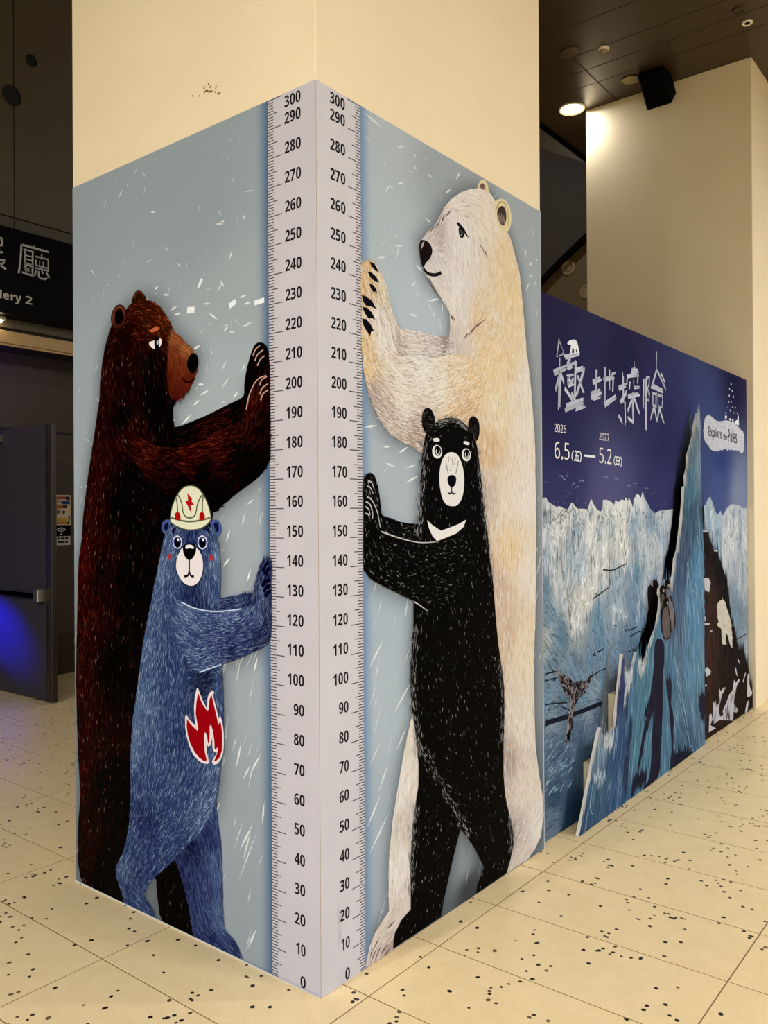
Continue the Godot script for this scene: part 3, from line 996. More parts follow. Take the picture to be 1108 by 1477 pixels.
func paint_blue(root: Node3D, s: Dictionary) -> void:
	var p := face_l
	var n := 0.001 + 8 * L1
	var tones := inks([["B 530,360", 92, 118, 168], ["B 500,450", 104, 132, 178], ["B 640,330", 42, 56, 116], ["B 720,400", 54, 76, 138], ["B 785,450", 112, 142, 184], ["B 560,560", 62, 84, 142], ["B 640,600", 34, 44, 100], ["B 760,600", 70, 96, 156], ["B 700,660", 34, 44, 98], ["B 460,700", 84, 108, 160], ["B 520,800", 62, 84, 140], ["B 430,900", 92, 118, 168], ["B 560,950", 56, 76, 134], ["B 720,1050", 20, 26, 68], ["B 790,1100", 72, 96, 148], ["B 400,1150", 98, 126, 172], ["B 550,1150", 56, 78, 136], ["C 365,100", 104, 132, 176], ["C 450,150", 66, 90, 146], ["C 600,100", 46, 66, 122], ["C 770,280", 84, 108, 158], ["C 650,300", 58, 80, 138], ["C 420,350", 58, 80, 138], ["C 720,440", 96, 120, 166], ["C 420,500", 40, 52, 110], ["C 560,600", 58, 78, 134], ["C 340,620", 62, 84, 136], ["C 300,740", 96, 118, 160], ["C 400,750", 50, 66, 122], ["C 330,860", 60, 78, 128], ["C 420,950", 64, 84, 134]], p)
	var ways := flows(["B 560,330 540,380", "B 640,330 640,300", "B 720,350 735,400", "B 510,450 500,500", "B 780,450 784,500", "B 640,600 640,640", "B 480,650 465,710", "B 560,700 590,760", "B 450,850 435,920", "B 560,900 560,980", "B 700,1050 730,1010", "B 400,1100 392,1170", "B 600,1150 590,1220", "B 790,1150 794,1220", "C 380,100 375,170", "C 600,150 590,220", "C 780,250 765,320", "C 400,350 392,420", "C 600,350 570,420", "C 740,430 700,500", "C 400,550 380,620", "C 560,600 500,680", "C 320,700 300,750", "C 420,740 390,800", "C 320,850 350,910", "C 420,930 450,970"], p)
	var a := Art.new(p)
	a.fill(s.body, func(q: Vector2) -> Color: return darker(mix(q, tones, 1.6), 0.5), n, 0.025)
	fur(a, s.body, 21000, 0.036, 0.0026, ways, func(q: Vector2) -> Color:
		var k := rng.randf()
		var c := darker(mix(q, tones, 1.6), 0.62)
		return darker(c, rng.randf_range(0.3, 0.85)) if k < 0.55 else c.lerp(c8(170, 192, 218), 0.95 * pow(rng.randf(), 2.2) * clampf(c.b * 3.5, 0.25, 1.0)), n + L1 * 0.1)
	var bear := ink("blue_bear", a, root)
	bear.set_meta("label", "printed blue bear in a cream hard hat with flame on belly")
	# far leg
	var lt := inks([["C 650,650", 22, 26, 74], ["C 740,560", 40, 50, 104], ["C 770,480", 60, 78, 134], ["C 790,750", 72, 92, 144], ["C 700,800", 48, 60, 116], ["C 640,850", 36, 44, 98], ["C 720,980", 48, 62, 116], ["C 790,1000", 84, 104, 150], ["C 850,1110", 50, 64, 114], ["C 750,1090", 34, 44, 96]], p)
	var lw := flows(["C 700,600 720,680", "C 780,600 785,680", "C 680,800 690,880", "C 780,850 785,920", "C 720,1000 735,1060", "C 820,1070 860,1120", "C 760,1080 800,1120"], p)
	a = Art.new(p)
	a.fill(s.leg, func(q: Vector2) -> Color: return darker(mix(q, lt, 1.6), 0.6), n - L1, 0.025)
	fur(a, s.leg, 3400, 0.038, 0.0027, lw, func(q: Vector2) -> Color:
		var c := darker(mix(q, lt, 1.6), 0.7)
		return darker(c, rng.randf_range(0.45, 0.9)) if rng.randf() < 0.5 else c.lerp(c8(160, 182, 212), rng.randf_range(0.05, 0.55) * clampf(c.b * 3.0, 0.25, 1.0)), n - L1 * 0.9)
	for t in ["C 850,1090 875,1130 886,1180", "C 835,1085 862,1130 872,1175"]:
		a.line(smooth(path(t, p), 3, false), 0.004, 0.004, c8(14, 18, 48), n - L1 * 0.2)
	ink("leg", a, bear)
	# ears
	for t in [["H 150,700 100,680 80,620 90,560 130,520 180,520 210,550 170,620", "H 150,660 115,640 112,600 135,560 170,560 165,610"], ["H 690,560 740,520 790,530 825,590 830,660 800,720 760,700", "H 735,570 770,550 795,590 798,640 780,680 755,640"]]:
		a = Art.new(p)
		a.poly(smooth(path(t[0], p)), c8(66, 86, 140), n - L1 * 0.4)
		a.poly(smooth(path(t[1], p)), c8(14, 18, 52), n - L1 * 0.2)
		ink("ear", a, bear)
	# arms
	var at := inks([["B 620,700", 92, 116, 164], ["B 720,710", 64, 88, 142], ["B 850,710", 78, 100, 154], ["B 950,700", 62, 82, 136], ["B 985,620", 66, 84, 136], ["B 1035,560", 26, 32, 84], ["B 1035,700", 26, 32, 86], ["B 650,800", 56, 76, 132], ["B 760,800", 48, 66, 124], ["B 900,790", 42, 54, 112], ["B 1000,830", 22, 28, 80], ["B 700,900", 62, 82, 138], ["B 850,900", 32, 42, 100], ["B 720,975", 70, 90, 142], ["B 590,760", 62, 84, 140]], p)
	var aw := flows(["B 600,690 640,740", "B 700,710 770,725", "B 850,720 930,705", "B 975,640 985,580", "B 650,820 710,860", "B 780,800 860,800", "B 920,800 1000,770", "B 720,930 790,920", "B 850,920 930,890", "B 1030,650 1032,580"], p)
	var ft := inks([["B 820,640", 36, 46, 98], ["B 900,640", 56, 72, 124], ["B 990,500", 38, 50, 102], ["B 1030,460", 30, 38, 88], ["B 950,660", 26, 32, 80]], p)
	for w in ["far", "near"]:
		var tt := ft if w == "far" else at
		var nn := n - L1 * 0.3 if w == "far" else n + L1 * 2
		var shape: PackedVector2Array = s[w]
		a = Art.new(p)
		a.fill(shape, func(q: Vector2) -> Color: return darker(mix(q, tt, 1.6), 0.6), nn, 0.025)
		fur(a, shape, 700 if w == "far" else 4600, 0.032, 0.0027, aw, func(q: Vector2) -> Color:
			var c := darker(mix(q, tt, 1.6), 0.68)
			return darker(c, rng.randf_range(0.45, 0.9)) if rng.randf() < 0.45 else c.lerp(c8(196, 212, 232), 0.85 * pow(rng.randf(), 1.8) * clampf(c.b * 3.0, 0.3, 1.0)), nn + L1 * 0.1)
		if w == "near":
			for t in ["B 600,652 650,677 700,691 750,698 800,698 850,693 900,686", "B 690,1003 740,984 800,963"]:
				a.line(smooth(path(t, p), 3, false), 0.0055, 0.004, c8(190, 206, 226), nn + L1 * 0.8)
		for t in (["B 1008,500 1018,470 1036,452", "B 1020,520 1028,495 1044,480"] if w == "far" else ["B 1005,575 1018,552 1044,540", "B 1012,602 1024,580 1046,570", "B 1018,625 1030,606 1047,598"]):
			a.line(smooth(path(t, p), 4, false), 0.014, 0.012, c8(8, 10, 28), nn + L1 * 0.8)
		ink("arm", a, bear)
	# face
	n += L1 * 3
	a = Art.new(p)
	a.poly(smooth(path("H 258,1100 268,1000 300,920 350,850 440,840 530,860 580,930 608,1020 612,1120 595,1220 550,1310 490,1350 430,1352 360,1320 300,1240 270,1170", p), 3), c8(10, 14, 44), n - L1 * 0.3)
	a.poly(smooth(path("H 266,1100 276,1005 308,925 355,860 440,850 522,868 572,935 600,1022 604,1120 587,1215 544,1300 488,1340 430,1342 364,1310 308,1235 278,1165", p), 3), c8(232, 222, 218), n)
	for t in ["H 432,1010 432,1160", "H 432,1160 415,1215 370,1228", "H 432,1160 450,1215 492,1232"]:
		a.line(smooth(path(t, p), 4, false), 0.0085, 0.0085, c8(14, 12, 14), n + L1)
	ink("muzzle", a, bear)
	a = Art.new(p)
	a.poly(smooth(path("H 352,880 365,840 400,818 440,812 485,820 512,850 520,890 505,950 470,1005 434,1022 398,1005 365,950", p), 3), c8(9, 9, 11), n + L1)
	a.poly(smooth(path("H 385,868 395,840 430,830 470,838 492,866 480,882 440,872 400,882", p), 3), c8(236, 228, 222), n + L1 * 1.6)
	ink("nose", a, bear)
	for t in [["H 282,798", "H 285,805", "H 292,770"], ["H 597,800", "H 597,812", "H 607,770"]]:
		a = Art.new(p)
		a.spot(one(t[0], p), 0.0285, 0.0255, c8(226, 226, 232), n)
		a.spot(one(t[0], p), 0.0235, 0.0215, c8(58, 70, 128), n + L1 * 0.4)
		a.spot(one(t[1], p), 0.018, 0.0185, c8(10, 10, 14), n + L1 * 0.7)
		a.spot(one(t[2], p), 0.006, 0.006, c8(240, 240, 240), n + L1)
		ink("eye", a, bear)
	for t in ["H 225,690 238,650 262,625", "H 630,610 665,640 685,690"]:
		a = Art.new(p)
		a.line(smooth(path(t, p), 3, false), 0.018, 0.01, c8(16, 20, 50), n)
		ink("eyebrow", a, bear)
	for t in ["H 182,980", "H 705,995"]:
		a = Art.new(p)
		a.spot(one(t, p), 0.011, 0.011, c8(170, 52, 60), n)
		ink("cheek", a, bear)
	# hard hat
	a = Art.new(p)
	var hat := smooth(path("H 190,545 190,500 200,410 235,290 285,190 350,115 420,85 480,85 550,120 610,190 660,290 695,400 712,490 700,540 640,600 560,640 460,652 370,645 280,610 220,575", p), 3)
	a.poly(hat, c8(84, 86, 66), n + L1)
	a.poly(smooth(path("H 200,535 200,500 210,415 245,300 293,200 355,128 422,100 478,100 542,132 600,200 650,298 685,405 700,488 690,530 632,588 555,626 460,638 374,630 288,598 230,564", p), 3), c8(224, 222, 190), n + L1 * 1.5)
	for t in ["H 285,200 320,260 345,340 355,420 385,475 440,495 495,475 520,420 535,330 570,250 605,195", "H 265,235 280,300 290,420", "H 612,215 600,300 600,420", "H 205,490 300,520 440,542 600,520 698,490"]:
		a.line(smooth(path(t, p), 4, false), 0.0065, 0.0065, c8(92, 98, 78), n + L1 * 2)
	var cap := ink("hard_hat", a, bear)
	cap.set_meta("label", "cream printed hard hat with red lightning bolt")
	a = Art.new(p)
	a.poly(path("H 412,180 470,260 462,285 495,330 452,338 462,445 415,345 385,290 418,278", p), c8(176, 20, 20), n + L1 * 2.4)
	ink("lightning_bolt", a, bear)
	for t in ["H 256,500 256,450 272,424 300,424 320,450 322,525 258,512", "H 560,512 562,450 580,424 605,424 626,450 628,515 562,525"]:
		a = Art.new(p)
		a.poly(smooth(path(t, p), 2), c8(168, 16, 18), n + L1 * 2.4)
		ink("hat_clip", a, bear)
	# flame emblem: pale border under red
	a = Art.new(p)
	var flame := "J 365,130 400,230 450,350 510,470 525,300 550,220 600,180 632,200 615,260 650,400 690,560 705,640 728,580 750,640 775,750 790,900 790,1080 780,1200 740,1310 680,1380 630,1392 595,1360 605,1310 650,1250 680,1180 640,1185 610,1150 605,1080 600,950 590,990 570,1070 545,1100 520,1080 505,1040 515,1200 545,1340 530,1380 450,1370 370,1320 290,1230 220,1080 175,900 155,760 160,600 178,580 230,660 300,730 330,760 310,600 300,450 320,260 345,150"
	a.poly(path(flame, p), c8(232, 214, 210), n)
	a.poly(path("J 371,210 400,300 440,400 520,512 545,490 555,330 590,245 620,380 660,540 705,742 722,690 745,720 762,860 766,1020 758,1170 720,1280 665,1330 628,1332 660,1270 690,1170 690,1100 665,1140 640,1140 635,1000 610,830 580,735 560,760 560,950 545,1050 530,1020 510,900 488,860 468,890 470,1020 480,1180 515,1325 460,1330 390,1280 310,1180 240,1040 200,900 182,760 188,640 240,720 300,780 360,835 372,800 350,680 330,560 340,380", p), c8(150, 12, 14), n + L1)
	var fl := ink("flame_emblem", a, bear)
	fl.set_meta("label", "red printed flame with pale outline on blue belly")

func polar_shapes() -> Dictionary:
	return {
		"body": path("D 385,930 398,908 425,870 455,840 480,810 500,770 530,720 570,680 610,655 660,637 700,635 740,645 770,670 795,710 850,860 870,900 885,950 900,1010 E 915,100 930,220 940,330 950,450 960,560 975,680 985,790 995,930 1003,1060 F 1001,529 1003,600 1005,800 1003,1000 1000,1290 G 688,160 686,200 686,330 688,470 692,580 705,680 718,760 721,830 712,910 690,960 660,1000 575,1058 560,1000 480,900 400,880 330,1000 225,1290 150,1345 48,1412 45,1400 60,1330 80,1280 110,1230 133,1200 132,1100 133,1000 140,920 148,850 160,770 175,680 190,590 205,520 222,450 300,300 300,-100 E 560,1000 560,700 545,555 546,480 548,430 548,370 545,330 525,295 500,255 470,210 440,150 D 430,1120 415,1090 405,1055 392,1000", face_r),
		"near": smooth(path("E 545,562 500,573 450,576 400,571 340,568 280,572 262,540 245,490 230,430 210,370 185,310 160,290 125,262 100,247 80,242 77,300 77,450 80,560 88,650 105,730 130,810 165,890 210,960 260,1005 320,1035 370,1065 410,1080 560,1040 680,920 720,720 650,580", face_r), 3),
		"far": smooth(path("E 560,470 500,465 450,455 400,440 340,430 290,425 270,405 250,350 230,280 215,220 195,160 170,110 150,80 125,62 100,65 80,85 77,130 77,250 160,295 230,440 262,545 285,576 450,582 560,575", face_r), 3),
	}

func paint_polar(root: Node3D, s: Dictionary) -> void:
	var p := face_r
	var n := 0.001 + 3 * L1
	var tones := inks([["D 620,700", 226, 216, 206], ["D 480,860", 190, 178, 172], ["D 600,900", 232, 224, 218], ["D 760,800", 232, 220, 200], ["D 600,1150", 232, 224, 218], ["D 450,1000", 214, 206, 204], ["D 850,1000", 230, 206, 164], ["E 600,300", 228, 220, 210], ["E 700,350", 224, 200, 164], ["E 870,250", 232, 208, 162], ["E 560,500", 206, 196, 188], ["E 880,600", 232, 208, 166], ["E 950,700", 236, 226, 212], ["E 760,600", 232, 206, 158], ["E 800,900", 234, 218, 186], ["E 950,1000", 234, 222, 206], ["F 760,300", 216, 182, 138], ["F 740,600", 206, 186, 170], ["F 850,600", 232, 218, 196], ["F 950,600", 236, 226, 214], ["F 870,900", 230, 204, 160], ["F 960,1000", 234, 222, 204], ["F 790,1100", 204, 178, 158], ["G 580,150", 208, 184, 156], ["G 650,200", 232, 214, 184], ["G 640,500", 230, 218, 200], ["G 580,620", 178, 160, 148], ["G 650,750", 226, 212, 194], ["G 700,850", 232, 222, 208], ["G 610,900", 178, 162, 152], ["G 640,980", 216, 202, 188], ["G 230,520", 222, 212, 198], ["G 180,750", 232, 224, 212], ["G 210,850", 206, 194, 182], ["G 150,1050", 234, 226, 216], ["G 190,1200", 216, 204, 192], ["G 100,1300", 222, 208, 194], ["G 130,1350", 184, 158, 146]], p)
	var ways := flows(["D 480,830 520,770", "D 620,680 680,670", "D 600,900 600,960", "D 780,800 800,850", "D 860,950 880,1010", "D 600,1150 610,1220", "D 470,1130 500,1190", "E 600,350 610,420", "E 720,380 690,430", "E 860,300 865,380", "E 760,600 740,660", "E 930,600 940,680", "E 820,900 825,980", "E 980,1000 985,1080", "F 750,400 752,480", "F 900,500 900,580", "F 850,1000 850,1080", "F 980,1000 980,1080", "G 600,200 602,250", "G 680,400 682,450", "G 600,700 605,750", "G 680,750 690,800", "G 640,900 620,950", "G 690,900 660,960", "G 220,550 210,610", "G 180,750 172,810", "G 150,1000 148,1060", "G 190,1150 185,1200", "G 110,1270 80,1320", "G 160,1260 120,1320", "G 70,1360 60,1400"], p)
	var tan := c8(216, 168, 100)
	var dark := c8(128, 104, 92)
	var pale := c8(246, 240, 232)
	var a := Art.new(p)
	a.fill(s.body, func(q: Vector2) -> Color: return mix(q, tones, 1.6), n, 0.025)
	fur(a, s.body, 19000, 0.05, 0.0027, ways, func(q: Vector2) -> Color:
		var c := mix(q, tones, 1.6)
		var k := rng.randf()
		var yellow := clampf((c.r - c.b) * 3.0 - 0.5, 0.0, 1.0)
		if k < 0.28 * yellow + 0.04:
			return c.lerp(tan, rng.randf_range(0.3, 0.9))
		if k < 0.5:
			return c.lerp(dark, 0.05 + 0.5 * pow(rng.randf(), 1.6))
		return c.lerp(pale, rng.randf_range(0.2, 0.9)), n + L1 * 0.1, 0.14)
	var bear := ink("polar_bear", a, root)
	bear.set_meta("label", "tall printed cream polar bear in profile reaching up the ruler")
	# heavier hairs at chin, feet and shoulder
	a = Art.new(p)
	for t in ["D 415,1090 470,1190", "D 425,1110 500,1230", "D 440,870 470,830", "D 470,850 500,800", "D 500,830 520,770", "D 520,790 560,745", "D 700,920 740,990", "D 730,950 745,1005", "E 540,340 580,380", "E 550,350 570,385", "E 640,470 700,390", "E 650,440 745,365", "E 620,480 650,440", "G 60,1400 90,1330", "G 75,1395 110,1310", "G 95,1370 130,1320", "G 110,1380 140,1330", "G 70,1350 100,1290", "G 120,1270 160,1230", "G 60,1380 72,1330"]:
		var q := path(t, p)
		a.dab((q[0] + q[1]) / 2, q[1] - q[0], (q[1] - q[0]).length(), 0.008, c8(116, 96, 92), n + L1)
	ink("guard_hair", a, bear).set_meta("kind", "stuff")
	# ears
	a = Art.new(p)
	a.poly(smooth(path("D 695,640 710,595 728,588 745,605 755,640 757,668", p), 3), c8(224, 208, 162), n - L1 * 0.35)
	a.poly(smooth(path("D 706,632 718,608 732,616 737,645", p), 3), c8(112, 82, 70), n - L1 * 0.15)
	ink("ear", a, bear)
	a = Art.new(p)
	a.poly(smooth(path("D 783,735 792,705 815,690 845,700 868,740 876,790 871,835 858,862 838,868 812,845 796,800", p), 3), c8(226, 210, 164), n + L1)
	a.line(smooth(path("D 795,745 808,715 830,708 852,735 860,790 852,840", p), 3, false), 0.007, 0.005, c8(176, 150, 104), n + L1 * 1.4)
	a.poly(smooth(path("D 799,765 808,738 828,728 843,745 849,790 841,825 825,832 806,802", p), 3), c8(66, 48, 46), n + L1 * 1.5)
	for k in 9:
		var q := one("D %d,%d" % [808 + k * 4, 790 + (k % 3) * 12], p)
		a.dab(q, Vector2(rng.randf_range(-0.2, 0.2), 1), 0.06, 0.004, c8(170, 150, 132), n + L1 * 1.8)
	ink("ear", a, bear)
	# arms
	var ft := inks([["E 130,90", 214, 176, 106], ["E 110,200", 206, 168, 104], ["E 180,180", 226, 210, 182], ["E 230,360", 214, 200, 184], ["E 280,520", 176, 158, 146], ["E 350,480", 222, 212, 202], ["E 450,500", 204, 192, 186], ["E 530,540", 150, 134, 130]], p)
	var nt := inks([["E 100,280", 204, 160, 90], ["E 160,360", 230, 222, 210], ["E 100,480", 222, 190, 134], ["E 200,480", 234, 228, 218], ["E 110,620", 220, 184, 126], ["E 250,620", 228, 216, 198], ["E 400,620", 232, 226, 216], ["E 150,780", 168, 148, 138], ["E 300,800", 232, 222, 206], ["E 480,750", 232, 222, 204], ["E 600,650", 230, 208, 168], ["E 680,700", 230, 200, 148], ["E 250,930", 184, 164, 148], ["E 380,980", 170, 146, 130], ["E 560,900", 222, 188, 140], ["E 640,900", 208, 168, 116]], p)
	var aw := flows(["E 130,120 140,180", "E 200,240 220,320", "E 250,420 270,500", "E 340,480 420,500", "E 450,520 530,520", "E 150,400 160,480", "E 110,600 130,680", "E 200,600 250,650", "E 320,620 400,625", "E 480,660 560,640", "E 620,640 670,600", "E 180,800 240,860", "E 350,800 430,830", "E 500,850 590,820", "E 640,800 690,740", "E 260,950 330,985", "E 400,1000 470,1010", "E 600,920 650,860"], p)
	for w in ["far", "near"]:
		var tt := ft if w == "far" else nt
		var nn := n - L1 * 0.5 if w == "far" else n + L1 * 2
		var shape: PackedVector2Array = s[w]
		a = Art.new(p)
		a.fill(shape, func(q: Vector2) -> Color: return mix(q, tt, 1.6), nn, 0.025)
		fur(a, shape, 1900 if w == "far" else 6500, 0.042, 0.0028, aw, func(q: Vector2) -> Color:
			var c := mix(q, tt, 1.6)
			var k := rng.randf()
			var yellow := clampf((c.r - c.b) * 3.0 - 0.5, 0.0, 1.0)
			if k < 0.3 * yellow:
				return c.lerp(tan, rng.randf_range(0.3, 0.9))
			if k < 0.46:
				return c.lerp(dark, 0.05 + 0.7 * pow(rng.randf(), 1.6))
			return c.lerp(pale, rng.randf_range(0.2, 0.9)), nn + L1 * 0.1, 0.2)
		ink("arm", a, bear)
		a = Art.new(p)
		for t in (["E 120,65 145,75 160,100 168,122 150,112 130,90", "E 108,118 130,122 155,145 172,178 150,172 125,150", "E 118,180 140,190 155,210 162,237 150,225 140,228 125,205"] if w == "far" else ["E 77,243 100,250 130,272 158,320 130,305 100,300 85,280", "E 78,305 105,310 130,335 150,375 130,365 115,370 95,345", "E 78,368 100,370 125,400 143,435 128,435 122,462 100,430 85,400"]):
			a.poly(path(t, p), c8(12, 11, 12), nn + L1)
		ink("claws", a, bear)
	# face
	a = Art.new(p)
	a.poly(smooth(path("D 385,935 396,910 425,915 447,940 454,975 440,1010 418,1035 408,1056 397,1040 388,990", p), 3), c8(14, 11, 11), n + L1)
	a.dab(one("D 402,935", p), Vector2(0.6, 1), 0.05, 0.012, c8(170, 160, 156), n + L1 * 1.5)
	ink("nose", a, bear)
	a = Art.new(p)
	a.line(smooth(path("D 408,1060 420,1080 440,1092 465,1096 485,1092 501,1083", p), 3, false), 0.013, 0.013, c8(16, 13, 13), n + L1)
	ink("mouth", a, bear)
	a = Art.new(p)
	a.poly(smooth(path("D 583,822 592,815 612,835 632,865 648,900 640,892 618,866 598,842", p), 3), c8(14, 12, 12), n + L1 * 1.8)
	a.poly(smooth(path("D 595,845 612,850 622,870 622,890 612,902 600,890 595,868", p), 3), c8(16, 14, 14), n + L1)
	a.poly(smooth(path("D 600,858 610,858 614,872 608,886 602,876", p), 3), c8(238, 234, 230), n + L1 * 1.4)
	a.spot(one("D 606,868", p), 0.007, 0.012, c8(16, 14, 14), n + L1 * 1.7)
	ink("eye", a, bear)

func black_shapes() -> Dictionary:
	return {
		"body": path("F 443,195 470,175 510,163 550,165 590,180 625,212 650,250 670,290 680,340 690,420 700,500 710,600 720,700 735,800 745,900 758,1000 768,1100 775,1200 G 540,100 548,180 560,260 570,340 572,450 568,560 568,680 575,760 590,830 605,900 606,940 595,1000 580,1052 465,1130 470,1095 485,1060 495,1030 460,960 430,915 405,885 395,920 375,1000 355,1090 340,1160 330,1218 148,1341 150,1310 155,1280 180,1230 215,1190 215,1130 214,1030 218,940 225,860 235,780 244,720 245,640 238,560 228,490 220,430 215,360 215,280 220,180 226,100 226,30 F 328,1170 345,1000 345,835 355,760 360,680 365,600 368,500 372,400 378,330 392,260 420,215", face_r),
		"near": smooth(path("F 590,805 520,830 450,845 380,850 320,843 250,825 190,805 148,790 145,760 135,700 120,650 100,615 75,597 52,600 50,700 50,980 60,1010 85,1045 130,1075 200,1110 270,1145 326,1174 400,1225 560,1150 640,950", face_r), 3),
		"far": smooth(path("F 365,757 300,745 250,735 200,715 155,700 148,660 140,600 130,540 118,500 105,475 85,466 65,475 52,500 50,610 100,620 135,710 148,795 250,830 365,845", face_r), 3),
	}

func paint_black(root: Node3D, s: Dictionary) -> void:
	var p := face_r
	var n := 0.001 + 8 * L1
	var coal := c8(9, 8, 9)
	var ways := flows(["F 500,220 470,215", "F 580,250 600,290", "F 400,400 392,450", "F 670,400 676,450", "F 380,600 376,660", "F 690,650 696,700", "F 500,750 500,790", "F 740,1000 745,1060", "F 500,1000 520,1060", "G 230,200 226,250", "G 550,300 556,350", "G 400,300 402,340", "G 240,500 250,560", "G 330,700 370,780", "G 560,700 562,750", "G 400,880 430,920", "G 580,900 590,950", "G 230,900 226,960", "G 300,1100 298,1150", "G 190,1240 170,1290", "G 500,1050 490,1100"], p)
	var fleck := func(q: Vector2) -> Color:
		var k := rng.randf()
		if k < 0.55:
			return c8(34, 31, 33)
		return darker(c8(190, 188, 186), 0.04 + 0.9 * pow(rng.randf(), 2.5))
	var a := Art.new(p)
	a.poly(s.body, coal, n)
	fur(a, s.body, 2100, 0.016, 0.0022, ways, fleck, n + L1 * 0.1, 0.4)
	# rows of hair strokes along the outline and the thigh
	for t in ["F 385,300 378,420 370,560 362,700 352,800", "F 680,330 692,450 705,560 716,680 730,800 745,920 760,1050", "G 230,120 222,220 220,330 226,430 240,540 250,600", "G 250,560 300,660 350,750 400,850 430,905", "G 555,260 564,340 566,450 562,560", "G 236,800 226,900 220,1000 220,1120", "F 450,200 510,175 570,180 620,215", "G 590,850 600,910 596,970"]:
		var ln := smooth(path(t, p), 24, false)
		for i in ln.size() - 1:
			for k in 2:
				a.dab(ln[i] + Vector2(rng.randfn() * 0.014, rng.randfn() * 0.01), (ln[i + 1] - ln[i]).rotated(rng.randf_range(-0.3, 0.3)), rng.randf_range(0.014, 0.034), 0.0022, darker(c8(206, 202, 200), 0.03 + 0.85 * pow(rng.randf(), 2.0)), n + L1 * 0.72)
	var bear := ink("black_bear", a, root)
	bear.set_meta("label", "printed black bear with white chest crescent facing outward")
	for t in ["F 372,190 375,140 390,112 405,108 425,120 440,155 443,190 430,225 400,248 380,225", "F 628,215 635,170 655,155 675,165 688,195 690,235 685,270 668,292 640,260"]:
		a = Art.new(p)
		var e := smooth(path(t, p), 3)
		a.poly(e, c8(10, 9, 10), n + L1 * 0.95)
		fur(a, e, 40, 0.026, 0.002, ways, func(_q: Vector2) -> Color: return darker(c8(110, 106, 104), rng.randf_range(0.05, 0.6)), n + L1)
		ink("ear", a, bear)
	for w in ["far", "near"]:
		var nn := n - L1 * 0.5 if w == "far" else n + L1 * 1.2
		var shape: PackedVector2Array = s[w]
		var aw := flows(["F 100,520 95,480", "F 250,770 180,750", "F 100,680 90,640", "F 120,800 110,740", "F 250,880 180,860", "F 400,900 320,890", "F 550,900 470,900", "F 300,1050 220,1020", "F 500,1050 420,1050"], p)
		a = Art.new(p)
		a.poly(shape, coal, nn)
		fur(a, shape, 240 if w == "far" else 850, 0.017, 0.0022, aw, fleck, nn + L1 * 0.1, 0.5)
		for t in (["F 75,512 95,520 110,560", "F 70,540 88,548 102,580"] if w == "far" else ["F 148,790 190,806 250,826 320,844 380,851 450,846", "F 68,600 92,612 115,655 130,700 142,770", "F 62,625 85,640 98,680 100,720", "F 62,655 78,668 86,700", "F 60,690 75,695 82,715", "F 328,1176 360,1196 400,1225"]):
			a.line(smooth(path(t, p), 4, false), 0.0055, 0.003, c8(196, 192, 190), nn + L1 * 0.8)
		ink("arm", a, bear)
	n += L1 * 2.4
	a = Art.new(p)
	a.poly(path("F 400,727 430,755 475,785 520,770 570,750 616,724 600,765 560,800 500,825 455,842 430,815 410,770", p), c8(232, 228, 222), n)
	ink("chest_crescent", a, bear)
	a = Art.new(p)
	a.poly(smooth(path("F 468,520 470,450 485,390 510,360 540,353 570,370 592,420 603,480 603,550 590,610 565,645 535,650 505,640 482,600", p), 3), c8(230, 226, 220), n)
	for t in ["F 502,400 508,435 516,470", "F 573,400 566,435 558,470"]:
		a.line(path(t, p), 0.0035, 0.0035, c8(60, 56, 54), n + L1)
	for i in 14:
		a.dab(one("F %d,%d" % [rng.randi_range(512, 562), rng.randi_range(380, 466)], p), Vector2(0.1, 1), 0.014, 0.003, c8(70, 66, 64), n + L1)
	for t in ["F 535,545 535,572", "F 535,572 527,582 517,577", "F 535,572 545,583 556,578"]:
		a.line(smooth(path(t, p), 3, false), 0.007, 0.007, c8(14, 12, 12), n + L1)
	ink("muzzle", a, bear)
	a = Art.new(p)
	a.poly(smooth(path("F 513,492 530,478 552,482 560,500 555,530 540,546 525,541 514,520", p), 3), c8(12, 11, 12), n + L1 * 1.4)
	ink("nose", a, bear)
	for t in ["F 455,350", "F 616,367"]:
		a = Art.new(p)
		var e := one(t, p)
		a.spot(e, 0.034, 0.0265, c8(232, 228, 224), n)
		a.spot(e + Vector2(0.004, 0.003), 0.023, 0.0195, c8(14, 12, 13), n + L1 * 0.5)
		a.spot(e + Vector2(0.004, 0.0), 0.014, 0.013, c8(224, 220, 216), n + L1 * 0.8)
		a.spot(e + Vector2(0.005, 0.004), 0.009, 0.013, c8(14, 12, 13), n + L1 * 1.1)
		ink("eye", a, bear)
	for t in ["F 433,283 440,276 462,276 470,286 462,294 440,294", "F 600,298 610,292 628,298 634,308 624,314 606,308"]:
		a = Art.new(p)
		a.poly(smooth(path(t, p), 3), c8(232, 228, 222), n)
		ink("eyebrow", a, bear)

# ---------------------------------------------------------------- the exhibition mural
const MURAL_X0 := 1.549
const MURAL_X1 := 5.095
const MURAL_TOP := 2.645

func glacier_top() -> PackedVector2Array:
	var out := path("Y -60,170 5,165 40,150 60,185 90,205 120,225 150,220 185,240 215,245 235,200 250,190 270,220 290,240 330,240 370,245 390,180 400,165 415,200 440,240 470,265 487,240 490,170 520,170 550,180 580,210 590,170 610,190 640,165 660,175 672,150 690,180 695,150 715,190 727,235 735,170 755,125 775,130 790,155 803,105 815,150 840,190 860,235 900,275 940,255 985,250 1060,240 1120,270 1180,250 1250,255 V 455,1260 480,1200 500,1185 525,1250 545,1320 570,1360 600,1320 620,1370 660,1300 700,1260 740,1260 780,1270 820,1300 860,1290", mural_p)
	out[0].x = MURAL_X0
	out[out.size() - 1].x = MURAL_X1
	return out

